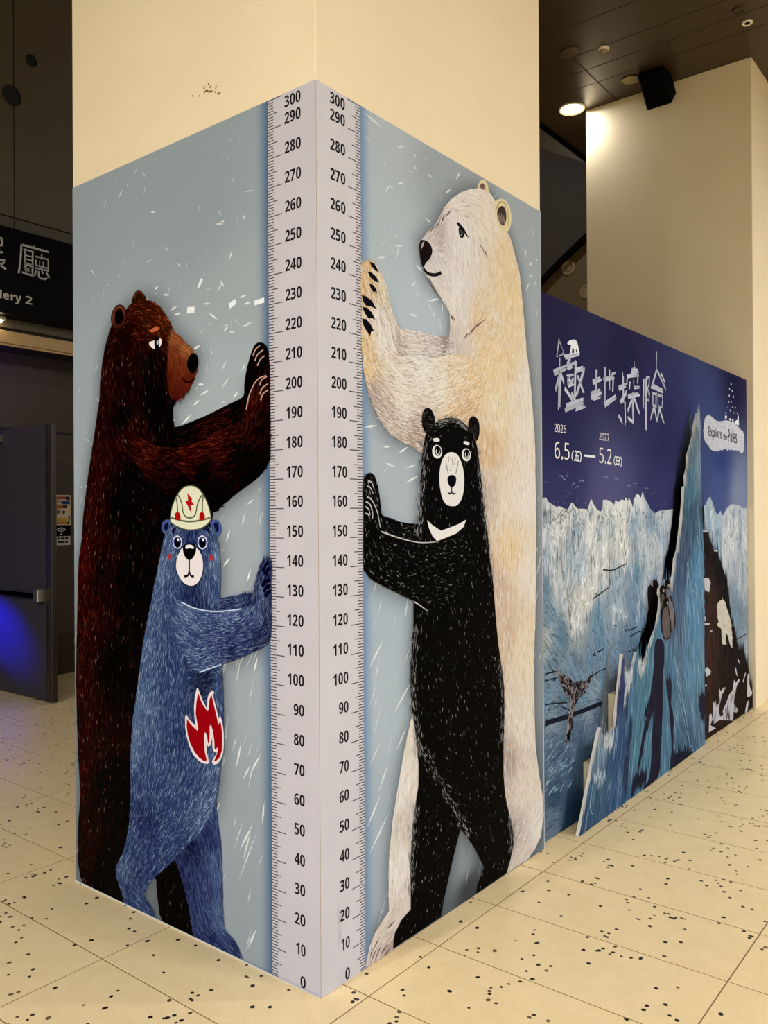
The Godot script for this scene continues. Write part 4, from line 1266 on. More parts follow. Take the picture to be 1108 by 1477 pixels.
func build_mural() -> void:
	var p := mural_p
	var at := Vector3(MURAL_X0, 0, -0.03)
	var root := thing("exhibition_mural", at, "navy and ice blue exhibition mural panel between the two cream columns", "mural")
	part("panel", slab_box(Vector3(0, 0.002, -0.05), Vector3(MURAL_X1 - MURAL_X0, MURAL_TOP, 0.0), 0.002), M.foam_white, root)
	var n := 0.0006
	# sky
	var sky := inks([["P 790,440", 44, 40, 74], ["P 1060,560", 40, 36, 72], ["P 900,520", 46, 42, 80], ["P 800,560", 46, 44, 84], ["P 800,640", 52, 52, 94], ["P 960,640", 54, 54, 98], ["P 800,700", 66, 66, 112], ["P 880,720", 96, 96, 140], ["P 960,710", 62, 64, 112], ["P 1040,660", 62, 76, 132], ["P 1040,700", 80, 98, 152], ["P 1065,720", 140, 150, 184]], p)
	var a := Art.new(p, at)
	a.lim = Rect2(MURAL_X0 + 0.001, 0.003, MURAL_X1 - MURAL_X0 - 0.002, MURAL_TOP - 0.004)
	a.fill(PackedVector2Array([Vector2(MURAL_X0, 1.2), Vector2(MURAL_X1, 1.2), Vector2(MURAL_X1, MURAL_TOP), Vector2(MURAL_X0, MURAL_TOP)]), func(q: Vector2) -> Color: return darker(mix(q, sky), 0.72), n, 0.05)
	for t in ["U 100,540 118,530 135,545", "U 135,560 158,565", "U 280,585 300,570 318,580", "U 215,605 240,597", "U 495,550 515,540 535,552", "U 590,560 608,553 628,568", "U 760,600 790,595", "U 700,620 735,618", "U 250,630 275,625", "U 865,650 890,640", "U 160,535 182,528"]:
		a.line(smooth(path(t, p), 3, false), 0.003, 0.008, c8(128, 128, 164), n + L1)
	for i in 170:
		a.dab(Vector2(rng.randf_range(1.6, 5.0), 1.62 + absf(rng.randfn()) * 0.1), Vector2(rng.randfn(), rng.randfn()), rng.randf_range(0.008, 0.022), 0.004, c8(120, 122, 158), n + L1)
	ink("sky_print", a, root, "gloss_print").set_meta("label", "navy printed night sky")
	# glacier and sea: inks by place, then brush marks over them
	var top := glacier_top()
	var land := top.duplicate()
	land.append(Vector2(MURAL_X1, 0.003))
	land.append(Vector2(MURAL_X0, 0.003))
	var ice := inks([["Y 60,230", 196, 202, 208], ["Y 40,300", 120, 150, 172], ["Y 150,280", 204, 206, 206], ["Y 300,300", 212, 214, 212], ["Y 420,350", 214, 216, 214], ["Y 600,260", 216, 218, 216], ["Y 770,200", 214, 218, 220], ["Y 850,330", 120, 154, 184], ["Y 780,400", 168, 186, 198], ["Y 930,400", 196, 204, 208], ["Y 150,450", 202, 206, 206], ["Y 40,450", 190, 200, 208], ["Y 40,590", 96, 142, 176], ["Y 120,620", 160, 176, 186], ["Y 250,500", 194, 202, 204], ["Y 540,400", 176, 196, 200], ["Y 500,500", 214, 214, 210], ["Y 650,500", 216, 214, 210], ["Y 850,600", 176, 190, 198], ["Y 200,750", 206, 206, 200], ["Y 310,700", 158, 184, 202], ["Y 450,800", 208, 208, 202], ["Y 60,860", 96, 138, 164], ["Y 130,900", 196, 200, 198], ["Y 350,950", 206, 202, 194], ["Y 600,880", 146, 174, 190], ["Y 730,760", 86, 142, 170], ["Y 700,850", 128, 150, 176], ["Y 850,900", 176, 190, 200], ["Y 440,1090", 108, 148, 174], ["Y 550,1050", 130, 162, 184], ["Y 250,1100", 196, 196, 192], ["Y 780,1080", 96, 138, 172], ["Y 60,1050", 112, 148, 168], ["Y 170,1250", 74, 116, 142], ["Y 300,1300", 136, 156, 166], ["Y 450,1280", 88, 128, 156], ["Y 700,1250", 88, 130, 158], ["Y 60,1300", 160, 170, 170], ["Y 100,1420", 92, 134, 158], ["Y 400,1420", 84, 126, 154], ["X 150,150", 104, 140, 160], ["X 400,300", 98, 136, 164], ["X 600,100", 112, 146, 168], ["X 150,560", 96, 130, 154], ["X 600,600", 118, 148, 166], ["X 250,800", 78, 112, 138], ["X 500,720", 92, 126, 150], ["X 150,1000", 116, 144, 164], ["X 500,900", 120, 146, 164], ["X 650,820", 86, 112, 138], ["X 150,1150", 72, 104, 132], ["X 450,1050", 66, 98, 130], ["X 200,1300", 58, 92, 122], ["P 795,1100", 70, 104, 132], ["P 815,1120", 58, 94, 124], ["P 800,1150", 44, 78, 108], ["P 825,1170", 36, 64, 92], ["P 795,1185", 90, 118, 142], ["P 1050,780", 186, 196, 204], ["P 1070,760", 176, 186, 196], ["P 1030,760", 150, 178, 200], ["P 1070,850", 160, 172, 182], ["P 1065,880", 110, 132, 152], ["P 1075,910", 126, 148, 166], ["P 1078,930", 150, 168, 182], ["P 1080,960", 96, 124, 148]], p)
	for e in ice:      # the painting is greyer than it first looks
		var g: Color = e[1]
		var y := g.get_luminance()
		e[1] = g.lerp(Color(y, y, y * 1.03), 0.3)
	var facets := FastNoiseLite.new()
	facets.seed = 21
	facets.frequency = 2.6
	facets.fractal_octaves = 3
	var brush := func(q: Vector2) -> Color:
		var c := mix(q, ice, 2.0)
		var f := facets.get_noise_2d(q.x * 1.6, q.y * 0.7)
		if f > 0.08 and q.y > 0.6:
			c = c.lerp(c8(104, 142, 168), clampf((f - 0.08) * 2.6, 0.0, 0.6))
		elif f < -0.12 and q.y > 0.95:
			c = c.lerp(c8(224, 226, 224), clampf((-f - 0.12) * 2.2, 0.0, 0.5))
		var k := rng.randf()
		if k < 0.3:
			return darker(c, rng.randf_range(0.55, 0.92))
		if k < 0.35:
			return c.lerp(c8(58, 74, 92), rng.randf_range(0.3, 0.8))
		return fit_in(darker(c, rng.randf_range(0.95, 1.28)))
	a = Art.new(p, at)
	a.lim = Rect2(MURAL_X0 + 0.001, 0.003, MURAL_X1 - MURAL_X0 - 0.002, MURAL_TOP - 0.004)
	a.fill(land, func(q: Vector2) -> Color: return mix(q, ice, 2.0), n + L1, 0.05)
	var upright := flows(["Y 100,300 105,400", "Y 500,300 495,400", "Y 900,300 905,400", "Y 300,900 280,1000", "Y 700,900 705,1000", "X 100,100 150,160", "X 500,200 520,300", "X 150,1000 250,960", "X 500,900 600,860", "X 200,1300 280,1250", "P 1060,800 1062,830"], p)
	var upper := land.duplicate()
	fur(a, upper, 11000, 0.11, 0.011, upright, brush, n + L1 * 1.2, 0.35, true)
	fur(a, upper, 3200, 0.05, 0.014, upright, brush, n + L1 * 1.7, 1.2, true)
	# crevices
	for t in ["Y 245,410 250,500 265,610", "Y 290,420 298,500 300,580", "Y 405,540 415,620 428,720", "Y 395,560 398,700 395,800", "Y 480,540 482,660 482,780", "Y 535,330 540,400 538,480", "Y 540,590 542,700 540,830", "Y 150,610 165,700 180,810", "Y 205,860 215,1000 240,1190", "Y 655,480 660,560 672,610", "Y 805,500 808,560 806,600", "Y 565,580 570,640 575,680", "Y 615,700 620,740 622,780", "Y 640,800 640,860 640,890", "Y 360,1050 362,1090 362,1130", "Y 640,1080 645,1150 640,1190"]:
		a.line(smooth(path(t, p), 3, false), 0.004, 0.011, c8(112, 118, 124), n + L1 * 2.45)
	for t in ["Y 490,720 560,725 620,700 680,670", "Y 410,950 470,910 540,850 545,780", "Y 640,1190 700,1195 760,1170", "Y 705,1250 760,1215 820,1185", "Y 410,1395 450,1370 495,1345", "Y 690,1370 720,1360 765,1345", "X 45,420 100,400 190,385", "X 45,490 120,470 190,455", "X 45,765 150,750 300,740", "X 45,980 150,945 330,890 560,800 720,735", "X 560,455 640,400 740,350", "X 860,375 905,350", "X 600,195 650,165 715,125", "X 1040,150 1100,125", "X 230,780 290,810 330,830", "P 1064,922 1070,918 1082,912"]:
		var thick := 0.028 if t.begins_with("X 45,980") else 0.008
		var q := smooth(path(t, p), 6, false)
		a.line(q, thick, thick * 0.8, c8(28, 32, 40), n + L1 * 2.5)
		for i in 3:
			a.dab(q[rng.randi() % q.size()] + Vector2(rng.randfn() * 0.02, rng.randfn() * 0.012), Vector2(1, rng.randf_range(-0.6, 0.6)), rng.randf_range(0.02, 0.05), 0.008, c8(40, 48, 60) if rng.randf() < 0.6 else c8(150, 166, 176), n + L1 * 2.6)
	for i in 210:   # dark flecks under the glacier's crest
		var q := one("Y %d,%d" % [rng.randi_range(0, 980), int(250 + absf(rng.randfn()) * 70)], p)
		if Geometry2D.is_point_in_polygon(q, land):
			a.dab(q, Vector2(rng.randfn(), 1.2), rng.randf_range(0.012, 0.035), 0.006, c8(92, 98, 104), n + L1 * 2.4)
	for i in 70:    # white foam on the sea
		var q := one("X %d,%d" % [rng.randi_range(50, 400), rng.randi_range(1150, 1800)], p)
		a.dab(q, Vector2(1.0, 0.35), rng.randf_range(0.02, 0.08), rng.randf_range(0.005, 0.014), c8(112, 138, 158).lerp(c8(170, 186, 198), pow(rng.randf(), 3.0)), n + L1 * 2.4)
	ink("glacier_print", a, root, "gloss_print").set_meta("label", "painted white and blue glacier cliffs above dark sea")
	# whale's tail
	a = Art.new(p, at)
	var tail := smooth(path("X 205,345 215,395 260,420 310,450 350,480 375,510 400,500 440,495 500,490 545,465 560,430 570,470 550,530 520,590 480,650 430,700 400,740 385,800 370,900 360,1000 345,1100 300,1190 275,1170 300,1080 320,950 340,850 350,740 330,700 280,630 240,560 210,480 195,400", p), 2)
	a.poly(tail, c8(46, 40, 46), n + L1 * 3)
	var tw := flows(["X 280,520 340,640", "X 480,560 400,680", "X 340,900 330,1000"], p)
	fur(a, tail, 240, 0.045, 0.011, tw, func(_q: Vector2) -> Color: return c8(22, 18, 22) if rng.randf() < 0.5 else darker(c8(150, 138, 138), rng.randf_range(0.3, 1.0)), n + L1 * 3.4, 0.5)
	a.line(smooth(path("X 372,600 362,720 345,850 325,960 300,1090", p), 3, false), 0.05, 0.03, c8(140, 130, 128), n + L1 * 3.6)
	ink("whale_tail_print", a, root, "gloss_print")
	# the iceberg and penguins of the printed picture, which the standing cut-out repeats
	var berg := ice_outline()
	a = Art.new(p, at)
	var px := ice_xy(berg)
	var printed := inks([["P 830,1180", 40, 66, 92], ["P 850,1100", 86, 110, 130], ["P 866,1060", 130, 142, 150], ["P 890,1000", 130, 136, 142], ["P 905,980", 150, 152, 154], ["P 925,960", 22, 24, 30], ["P 935,920", 16, 16, 20], ["P 950,850", 14, 14, 18], ["P 965,780", 20, 20, 24], ["P 975,720", 30, 34, 38], ["P 990,640", 74, 84, 88], ["P 1000,600", 90, 100, 110], ["P 960,1000", 70, 104, 130]], p)  # near-black margin: dark print with the cut-out's shadow put into its ink
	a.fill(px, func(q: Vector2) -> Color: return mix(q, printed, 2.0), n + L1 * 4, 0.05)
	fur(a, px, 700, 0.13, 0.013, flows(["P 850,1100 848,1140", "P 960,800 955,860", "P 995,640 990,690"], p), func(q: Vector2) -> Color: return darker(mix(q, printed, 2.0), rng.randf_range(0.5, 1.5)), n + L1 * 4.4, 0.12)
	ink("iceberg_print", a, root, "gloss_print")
	for w in penguin_shapes():
		a = Art.new(p, at)
		var q := ice_xy(smooth(path(w, ice_p), 3))
		a.poly(q, c8(44, 36, 36), n + L1 * 5)
		ink("penguin_print", a, root, "gloss_print")
	mural_text(root, at)

# points of the cut-out's plane as x, y on the mural behind it
func ice_xy(pts: PackedVector2Array) -> PackedVector2Array:
	var out := PackedVector2Array()
	for q in pts:
		var w: Vector3 = ice_p.o + ice_p.u * q.x
		out.append(Vector2(w.x, q.y))
	return out

func chalk(a: Art, text: String, w: float, col: Color, n: float) -> void:
	var q := path(text, mural_p)
	var k := maxi(2, int(w / 0.016))
	for i in k:
		var o := Vector2(rng.randf_range(-0.006, 0.006), (float(i) + 0.5) / k * w - w * 0.5)
		var pts := PackedVector2Array()
		for j in q.size():
			var dir := (q[mini(j + 1, q.size() - 1)] - q[maxi(j - 1, 0)]).normalized()
			pts.append(q[j] + dir.orthogonal() * o.y + dir * rng.randf_range(-0.012, 0.012))
		a.line(pts, w / k * 1.15, w / k * rng.randf_range(0.6, 1.1), darker(col, rng.randf_range(0.72, 1.06)), n + i * 0.00003)

func mural_text(root: Node3D, at: Vector3) -> void:
	var p := mural_p
	var n := 0.003
	var grey := c8(196, 198, 212)
	var words := [
		["97,65 72,200 140,195 97,65|9", "103,205 103,305|7", "58,352 160,308|22", "105,330 98,670|20", "100,375 68,505|14", "112,365 145,455|14", "150,217 280,183|18", "200,215 165,290|14", "168,292 250,265|12", "245,262 242,330 235,600|16", "165,328 215,302|10", "172,385 228,372|10", "178,400 175,465|12", "220,390 215,460|14", "175,470 222,455|14", "185,410 212,450|16", "245,338 320,310|18", "315,340 250,562|17", "258,372 315,530|14", "145,490 215,592|15", "210,540 240,605|14", "155,668 315,605|28", "245,682 325,655|13"],
		["430,325 427,525|16", "390,442 465,410|20", "385,558 470,520|28", "390,594 465,575|10", "505,310 503,625|16", "498,642 600,572|22", "488,422 582,393|18", "545,330 545,492|12", "580,380 574,522|12", "560,366 602,360|9"],
		["665,365 668,620|15", "682,600 688,805|11", "632,492 695,465|20", "640,625 702,520|18", "622,725 662,800|15", "695,388 805,375|15", "703,385 700,452|12", "800,330 795,445|12", "738,350 798,340|16", "742,325 788,318|10", "765,265 768,340|5", "728,430 720,512|12", "760,430 766,492 808,485|12", "705,567 808,545|18", "748,520 757,795|16", "745,590 710,692|14", "765,580 812,725|16", "708,755 758,797|13"],
		["848,420 845,662|16", "870,400 868,852|18", "872,402 900,397 895,470 880,500 902,560 895,602 870,572|14", "965,330 915,502|14", "968,330 1045,500|14", "1005,360 1040,445|10", "965,180 965,330|5", "964,175 960,228|9", "920,470 1025,522|22", "930,540 930,642|12", "960,545 958,655|12", "930,541 966,548|11", "930,642 960,655|11", "976,550 1015,560 1012,668 976,652 976,550|11", "940,660 910,762|14", "945,670 966,782|14", "990,672 968,782|14", "990,672 1026,797|14"],
	]
	for w in words:
		var a := Art.new(p, at)
		for s in w:
			var b: PackedStringArray = (s as String).split("|")
			chalk(a, "T " + b[0], float(b[1]) * 0.0014, grey, n)
		ink("title_character", a, root)
	var a := Art.new(p, at)
	a.poly(path("T 168,95 185,72 210,62 240,60 258,85 272,150 280,185 262,188 255,150 245,150 248,190 232,190 228,150 215,130 208,190 190,190 200,130 205,105 180,108", p), c8(232, 232, 236), n + 0.0006)
	ink("bear_mark", a, root)
	# dates
	for t in [["2026", "U 55,140 55,66 160,150"], ["6.5", "U 58,380 58,225 190,380"], ["2027", "U 455,212 455,146 543,212"], ["5.2", "U 455,420 455,280 563,420"]]:
		var q := path(t[1], p)
		letters(root, "date_text", t[0], p, Vector2(q[0].x, q[0].y), Vector2(q[2].x, q[1].y), "letter_white", n, false)
	a = Art.new(p, at)
	var white := c8(232, 232, 238)
	a.line(path("U 322,352 420,362", p), 0.011, 0.011, white, n)
	ink("date_dash", a, root)
	a = Art.new(p, at)
	for t in ["U 225,308 213,335 211,365 222,400", "U 282,315 293,345 293,375 283,410", "U 235,313 272,320", "U 254,318 246,388", "U 238,350 268,355 265,392", "U 232,390 275,398"]:
		a.line(path(t, p), 0.0085, 0.0085, white, n)
	ink("weekday_mark", a, root)
	a = Art.new(p, at)
	for t in ["U 597,358 587,380 586,410 596,440", "U 644,362 654,390 654,420 645,448", "U 606,362 604,428", "U 605,364 632,370", "U 632,368 631,434", "U 605,394 631,400", "U 604,426 631,433"]:
		a.line(path(t, p), 0.0085, 0.0085, white, n)
	ink("weekday_mark", a, root)
	# cloud badge
	a = Art.new(p, at)
	var cloud := smooth(path("V 445,430 470,402 510,410 550,445 600,455 650,445 720,465 780,520 815,570 825,640 820,740 800,765 770,740 700,730 640,725 590,735 540,745 500,720 470,680 445,640 432,560", p), 3)
	a.poly(cloud, c8(196, 198, 206), n)
	fur(a, cloud, 260, 0.05, 0.02, flows(["V 500,500 540,520", "V 700,700 760,720"], p), func(_q: Vector2) -> Color: return darker(c8(205, 206, 212), rng.randf_range(0.75, 1.05)), n + L1, 1.0)
	ink("cloud_badge", a, root)
	for t in [["Explore", "V 480,628 480,500 610,640"], ["the", "V 622,630 622,572 662,635"], ["Poles", "V 670,655 670,520 755,650"]]:
		var q := path(t[1], p)
		letters(root, "badge_text", t[0], p, Vector2(q[0].x, q[0].y), Vector2(q[2].x, q[1].y), "letter_ink", n + L1 * 2, true)
	a = Art.new(p, at)
	for t in ["700,95", "685,140", "710,160", "682,208", "722,218", "675,265", "700,265", "668,322", "712,318", "740,322", "728,372", "760,378", "690,350", "648,375"]:
		a.spot(one("V " + t, p), rng.randf_range(0.007, 0.015), rng.randf_range(0.006, 0.01), c8(210, 212, 222), n, 8)
	for t in ["640,400 660,402 655,430 642,435", "680,430 695,425 700,445 685,447", "708,430 722,432 722,455 710,455", "735,455 760,440 765,395 772,400 775,495 740,480"]:
		a.poly(path("V " + t, p), c8(226, 228, 234), n)
	ink("snow_dots", a, root).set_meta("kind", "stuff")

# ---------------------------------------------------------------- cut-outs standing in front of the mural
func board_xy(pts: PackedVector2Array, p: Dictionary, deep: float, off: Vector3) -> ArrayMesh:
	return extrude(pts, p, deep, off)

func build_rock() -> void:
	var p := rock_p
	var at := Vector3(3.7, 0, 0)
	var root := thing("rock_cutout", at, "dark brown rock cut-out board with white polar bear beside the iceberg", "cutout board")
	var o := path("P 1006,732 1014,730 1016.5,745 1013,766 1020.5,767 W 680,120 715,215 750,230 770,300 800,380 830,480 850,580 860,680 880,840 910,950 930,1060 945,1150 8 490,260 510,350 530,430 550,560 575,650 597,792 118,1137 40,1180", p)
	for i in o.size():
		o[i].y = maxf(o[i].y, 0.002)
	part("board", extrude(o, p, 0.016, at), M.foam_white, root)
	var tones := inks([["W 640,120", 46, 40, 40], ["W 760,400", 42, 38, 40], ["W 680,660", 74, 54, 50], ["W 830,620", 34, 32, 34], ["W 680,900", 76, 52, 48], ["W 820,1000", 40, 32, 32], ["W 680,1200", 78, 54, 48], ["W 900,1200", 36, 29, 30], ["8 150,300", 78, 54, 50], ["8 300,400", 50, 38, 38], ["8 450,400", 38, 30, 31], ["8 300,600", 48, 36, 36], ["8 150,800", 66, 46, 40], ["8 450,800", 46, 33, 31], ["8 250,1000", 62, 44, 38]], p)
	var a := Art.new(p, at)
	a.fill(o, func(q: Vector2) -> Color: return darker(mix(q, tones, 1.6), 0.5), 0.0005, 0.06)
	fur(a, o, 1500, 0.2, 0.016, flows(["W 700,300 705,400", "W 700,900 700,1000", "8 300,600 300,700"], p), func(q: Vector2) -> Color: return darker(mix(q, tones, 1.6), rng.randf_range(0.25, 0.85)), 0.0008, 0.1)
	ink("rock_print", a, root, "gloss_print")
	var snow := c8(190, 186, 188)
	for t in ["W 612,36 660,38 655,50 612,52", "W 715,214 752,222 750,232 718,230", "W 620,480 665,480 685,520 680,555 670,615 640,600 630,590", "W 625,905 675,905 675,920 630,925", "W 680,980 705,972 690,992", "W 625,840 640,850 632,895", "8 190,760 215,740 225,800 245,770 250,620 265,650 300,610 315,620 275,690 260,760 250,850 262,900 290,880 285,840 320,760 350,680 380,640 395,540 410,570 440,530 450,545 420,600 400,700 395,780 435,830 420,860 390,850 385,935 300,930 250,930 200,970 190,880", "8 155,880 175,870 185,920 165,980 220,1010 170,1035 150,1050", "8 525,490 535,480 545,600 570,660 565,690 530,710 520,700", "8 500,860 515,770 540,730 522,850", "8 112,440 135,415 170,455 165,490 125,510", "8 500,480 510,470 485,565 478,560", "8 115,585 130,590 128,605 115,605", "8 400,425 412,420 420,460 428,515 410,470", "8 425,340 440,345 452,395 440,370", "8 160,62 185,62 180,75 165,75"]:
		a = Art.new(p, at)
		a.poly(path(t, p), snow, 0.0012)
		ink("snow_patch", a, root, "gloss_print")
	a = Art.new(p, at)
	for i in 60:
		var q := one("8 %d,%d" % [rng.randi_range(190, 430), rng.randi_range(640, 930)], p)
		a.dab(q, Vector2(0.2, 1), rng.randf_range(0.04, 0.12), 0.012, c8(46, 34, 33), 0.0015)
	ink("rock_streaks", a, root, "gloss_print").set_meta("kind", "stuff")
	a = Art.new(p, at)
	var pb := path("W 750,720 770,695 795,685 820,700 840,780 870,870 880,950 887,1060 888,1140 868,1110 850,1040 832,990 826,1050 824,1110 812,1105 790,1100 785,960 776,950 758,942 748,915 762,885 750,860 747,780", p)
	a.poly(pb, c8(202, 196, 180), 0.0012)
	fur(a, pb, 90, 0.07, 0.012, flows(["W 800,800 820,860"], p), func(_q: Vector2) -> Color: return darker(c8(205, 198, 180), rng.randf_range(0.7, 1.08)), 0.0016)
	ink("polar_bear_print", a, root, "gloss_print")

func ice_outline() -> PackedVector2Array:
	var o := path("1 62,1434 90,1290 110,1180 130,1080 150,970 170,870 185,800 193,778 202,815 212,838 228,845 245,828 262,800 280,772 285,700 300,560 312,450 323,342 330,400 340,450 360,472 385,420 400,362 408,330 420,380 438,405 460,388 480,320 505,240 527,185 2 218,240 221,175 213,150 216,120 228,100 240,110 246,132 244,90 251,65 262,70 272,100 280,140 290,148 293,60 W 345,450 360,300 385,220 400,100 V 225,1460 245,1250 250,1090 272,1078 270,980 290,900 291,790 325,680 350,590 360,480 385,372 398,372 402,480 405,600 405,700 408,850 412,1000 W 612,60 618,300 624,700 2 478,1042 P 958,1119 900,1158.5", ice_p)
	for i in o.size():
		o[i].y = maxf(o[i].y, 0.002)
	return o

func penguin_shapes() -> Array:
	return ["W 205,600 215,562 235,552 246,590 268,640 290,760 300,850 305,940 290,1010 250,1010 222,900 212,760", "W 250,512 275,500 290,545 296,615 322,680 346,800 352,900 332,985 310,965 300,820 280,680 258,600", "W 240,705 250,678 268,672 282,700 296,780 308,880 312,960 300,1035 270,1062 240,1042 220,960 212,860 225,760"]

func build_iceberg() -> void:
	var p := ice_p
	var at := Vector3(1.767, 0, 0.067)
	var root := thing("iceberg_cutout", at, "blue painted iceberg cut-out board with penguins standing before the mural", "cutout board")
	var o := ice_outline()
	part("board", extrude(o, p, 0.018, at), M.foam_white, root)
	var tones := inks([["1 100,1330", 56, 84, 112], ["1 150,1200", 66, 96, 122], ["1 190,1000", 96, 122, 142], ["1 190,850", 150, 164, 174], ["1 260,1000", 60, 90, 122], ["1 300,900", 56, 82, 120], ["1 310,600", 54, 60, 100], ["1 325,450", 66, 76, 114], ["1 345,900", 50, 70, 106], ["1 390,900", 84, 128, 150], ["1 380,700", 78, 118, 144], ["1 420,520", 86, 126, 148], ["1 470,450", 88, 130, 150], ["1 430,1000", 86, 130, 152], ["1 300,1200", 62, 92, 128], ["2 100,900", 88, 132, 154], ["2 150,650", 92, 134, 154], ["2 240,900", 84, 124, 148], ["2 260,600", 82, 120, 146], ["2 320,700", 92, 126, 150], ["2 400,600", 96, 138, 166], ["2 450,500", 104, 146, 172], ["2 450,900", 92, 122, 146], ["2 380,1000", 70, 96, 122], ["2 430,800", 92, 128, 152], ["2 330,300", 84, 104, 132], ["2 400,250", 92, 138, 172], ["2 440,100", 100, 142, 172], ["2 350,80", 74, 92, 120], ["W 450,250", 70, 84, 112], ["W 560,400", 92, 140, 172], ["W 480,600", 96, 134, 164], ["W 420,100", 84, 104, 124], ["V 300,1400", 66, 96, 118], ["V 380,1300", 70, 94, 116], ["V 320,1100", 84, 124, 146], ["V 380,900", 118, 142, 158], ["V 330,800", 92, 118, 134], ["V 370,600", 112, 130, 140], ["V 385,450", 158, 166, 172]], p)
	var a := Art.new(p, at)
	a.fill(o, func(q: Vector2) -> Color: return darker(mix(q, tones, 2.0), 0.9), 0.0005, 0.04)
	var ways := flows(["1 100,1300 90,1380", "1 200,900 190,980", "1 320,600 318,700", "1 420,700 410,800", "2 120,800 110,900", "2 250,700 250,800", "2 330,800 345,900", "2 420,500 420,600", "W 450,300 445,400", "W 560,500 575,600", "V 350,1000 350,1100", "V 380,500 378,600"], p)
	fur(a, o, 3600, 0.2, 0.011, ways, func(q: Vector2) -> Color:
		var c := darker(mix(q, tones, 2.0), 0.92)
		var k := rng.randf()
		if k < 0.35:
			return darker(c, rng.randf_range(0.55, 0.9))
		if k < 0.5:
			return c.lerp(c8(176, 200, 212), rng.randf_range(0.1, 0.5))
		return fit_in(darker(c, rng.randf_range(0.95, 1.25))), 0.0009, 0.08)
	# dark rock showing through the painted ice
	var stone := c8(30, 31, 46)
	for t in ["2 186,430 236,440 233,620 228,850 216,1100 206,1215 150,1288 110,1302 150,1230 165,1000 172,840 135,880 122,850 150,770 175,600", "2 172,840 140,880 118,960 100,1060 82,1180 90,1180 112,1060 132,950 150,900", "2 255,650 280,700 275,780 268,820 262,740 250,690", "2 120,1225 60,1255 45,1310 55,1310 70,1270 130,1240", "1 322,640 360,700 350,860 330,1000 325,1150 340,1150 352,1000 362,880 372,760", "2 268,820 290,860 290,1060 300,1180 275,1190 282,1050", "2 440,780 475,740 478,860 460,880", "2 300,1110 350,1080 400,1100 280,1190"]:
		var shape := smooth(path(t, p), 4)
		var tint := stone.lerp(c8(46, 56, 84), 0.6 if t.begins_with("1") else 0.0)
		a.poly(shape, tint, 0.0013)
		fur(a, shape, 90, 0.1, 0.014, ways, func(_q: Vector2) -> Color: return darker(tint, rng.randf_range(0.6, 1.7)), 0.0014, 0.06)
	# pale foam on the crests and long light marks
	var pale := c8(206, 212, 214)
	for t in ["1 330,405 342,455 362,472 350,540 335,600 325,650 335,560", "1 420,382 438,407 460,390 445,440 430,462 415,440 405,420", "1 205,838 245,835 270,800 262,880 235,880 212,885", "1 360,470 380,440 365,500 350,560"]:
		fur(a, path(t, p), 60, 0.07, 0.012, ways, func(_q: Vector2) -> Color: return darker(pale, rng.randf_range(0.5, 1.0)), 0.0017, 0.2)
	for t in ["W 558,80 575,200 590,400 600,600 612,760", "W 590,560 600,660 605,760", "2 300,520 320,700 350,880 385,1020 410,1080", "2 310,560 345,780 380,960", "W 460,330 500,560 560,640", "W 550,600 545,800 580,950", "2 440,560 435,700 440,800", "V 395,760 400,860 404,980", "V 372,620 380,740 372,900", "1 180,880 175,980 165,1060", "1 200,900 205,980 210,1060", "1 135,1180 125,1240 140,1290", "2 330,700 350,800 372,900"]:
		a.line(smooth(path(t, p), 4, false), 0.01, 0.005, c8(140, 166, 184), 0.002)
	for i in 30:
		var q := one("1 %d,%d" % [rng.randi_range(150, 215), rng.randi_range(1030, 1110)], p)
		a.dab(q, Vector2(rng.randfn() * 0.4, 1), 0.06, 0.008, c8(170, 184, 194), 0.0016)
	ink("ice_print", a, root, "gloss_print")
	var k := 0
	for w in penguin_shapes():
		a = Art.new(p, at)
		var q := smooth(path(w, p), 3)
		var grey := [c8(86, 76, 74), c8(112, 106, 106), c8(96, 84, 82)]
		a.poly(q, c8(24, 21, 23), 0.002 + k * 0.0005)
		var inner := PackedVector2Array()
		var mid := Vector2.ZERO
		for v in q:
			mid += v
		mid /= q.size()
		for v in q:
			inner.append(mid + (v - mid) * Vector2(0.78, 0.78) - Vector2(0, 0.02))
		a.poly(inner, grey[k], 0.0022 + k * 0.0005)
		fur(a, inner, 60, 0.06, 0.012, ways, func(_q: Vector2) -> Color: return darker(grey[k], rng.randf_range(0.6, 1.5)), 0.0024 + k * 0.0005)
		var hd: String = ["W 228,590", "W 275,540", "W 262,705"][k]
		a.spot(one(hd, p), 0.05, 0.028, c8(14, 13, 15), 0.0026 + k * 0.0005)
		a.spot(one(hd, p) + Vector2(0.024, -0.008), 0.011, 0.009, c8(170, 164, 156), 0.0028 + k * 0.0005)
		ink("penguin", a, root, "gloss_print")
		k += 1
	# blocks that hold the board off the mural
	var b0 := hit(876, 1000, plane(Vector3(0, 0, -0.028), Vector3(1, 0, 0), Vector3(0, 0, 1)))
	var b1 := hit(876, 1058, plane(Vector3(0, 0, -0.028), Vector3(1, 0, 0), Vector3(0, 0, 1)))
	part("spacer_block", slab_box(Vector3(b0.x, b1.y - 0.1, -0.0255) - at, Vector3(b0.x + 0.35, b0.y, 0.04) - at, 0.003), M.wood_cream, root)
	var d0 := hit(838, 1100, plane(Vector3(0, 0, -0.028), Vector3(1, 0, 0), Vector3(0, 0, 1)))
	part("spacer_block", slab_box(Vector3(d0.x + 0.02, d0.y - 0.26, -0.0255) - at, Vector3(d0.x + 0.4, d0.y, 0.042) - at, 0.003), M.wood_cream, root)
	# batten behind the spire
	var bt := path("W 400,100 385,220 360,300 345,450 325,600 340,600 380,450 400,300 425,220 440,100 V 300,1300 300,1100 285,1100 250,1100 245,1250 225,1460", p)
	part("batten", extrude(bt, plane(p.o - p.n * 0.0185, p.u, p.n), 0.022, at), M.wood_cream, root)

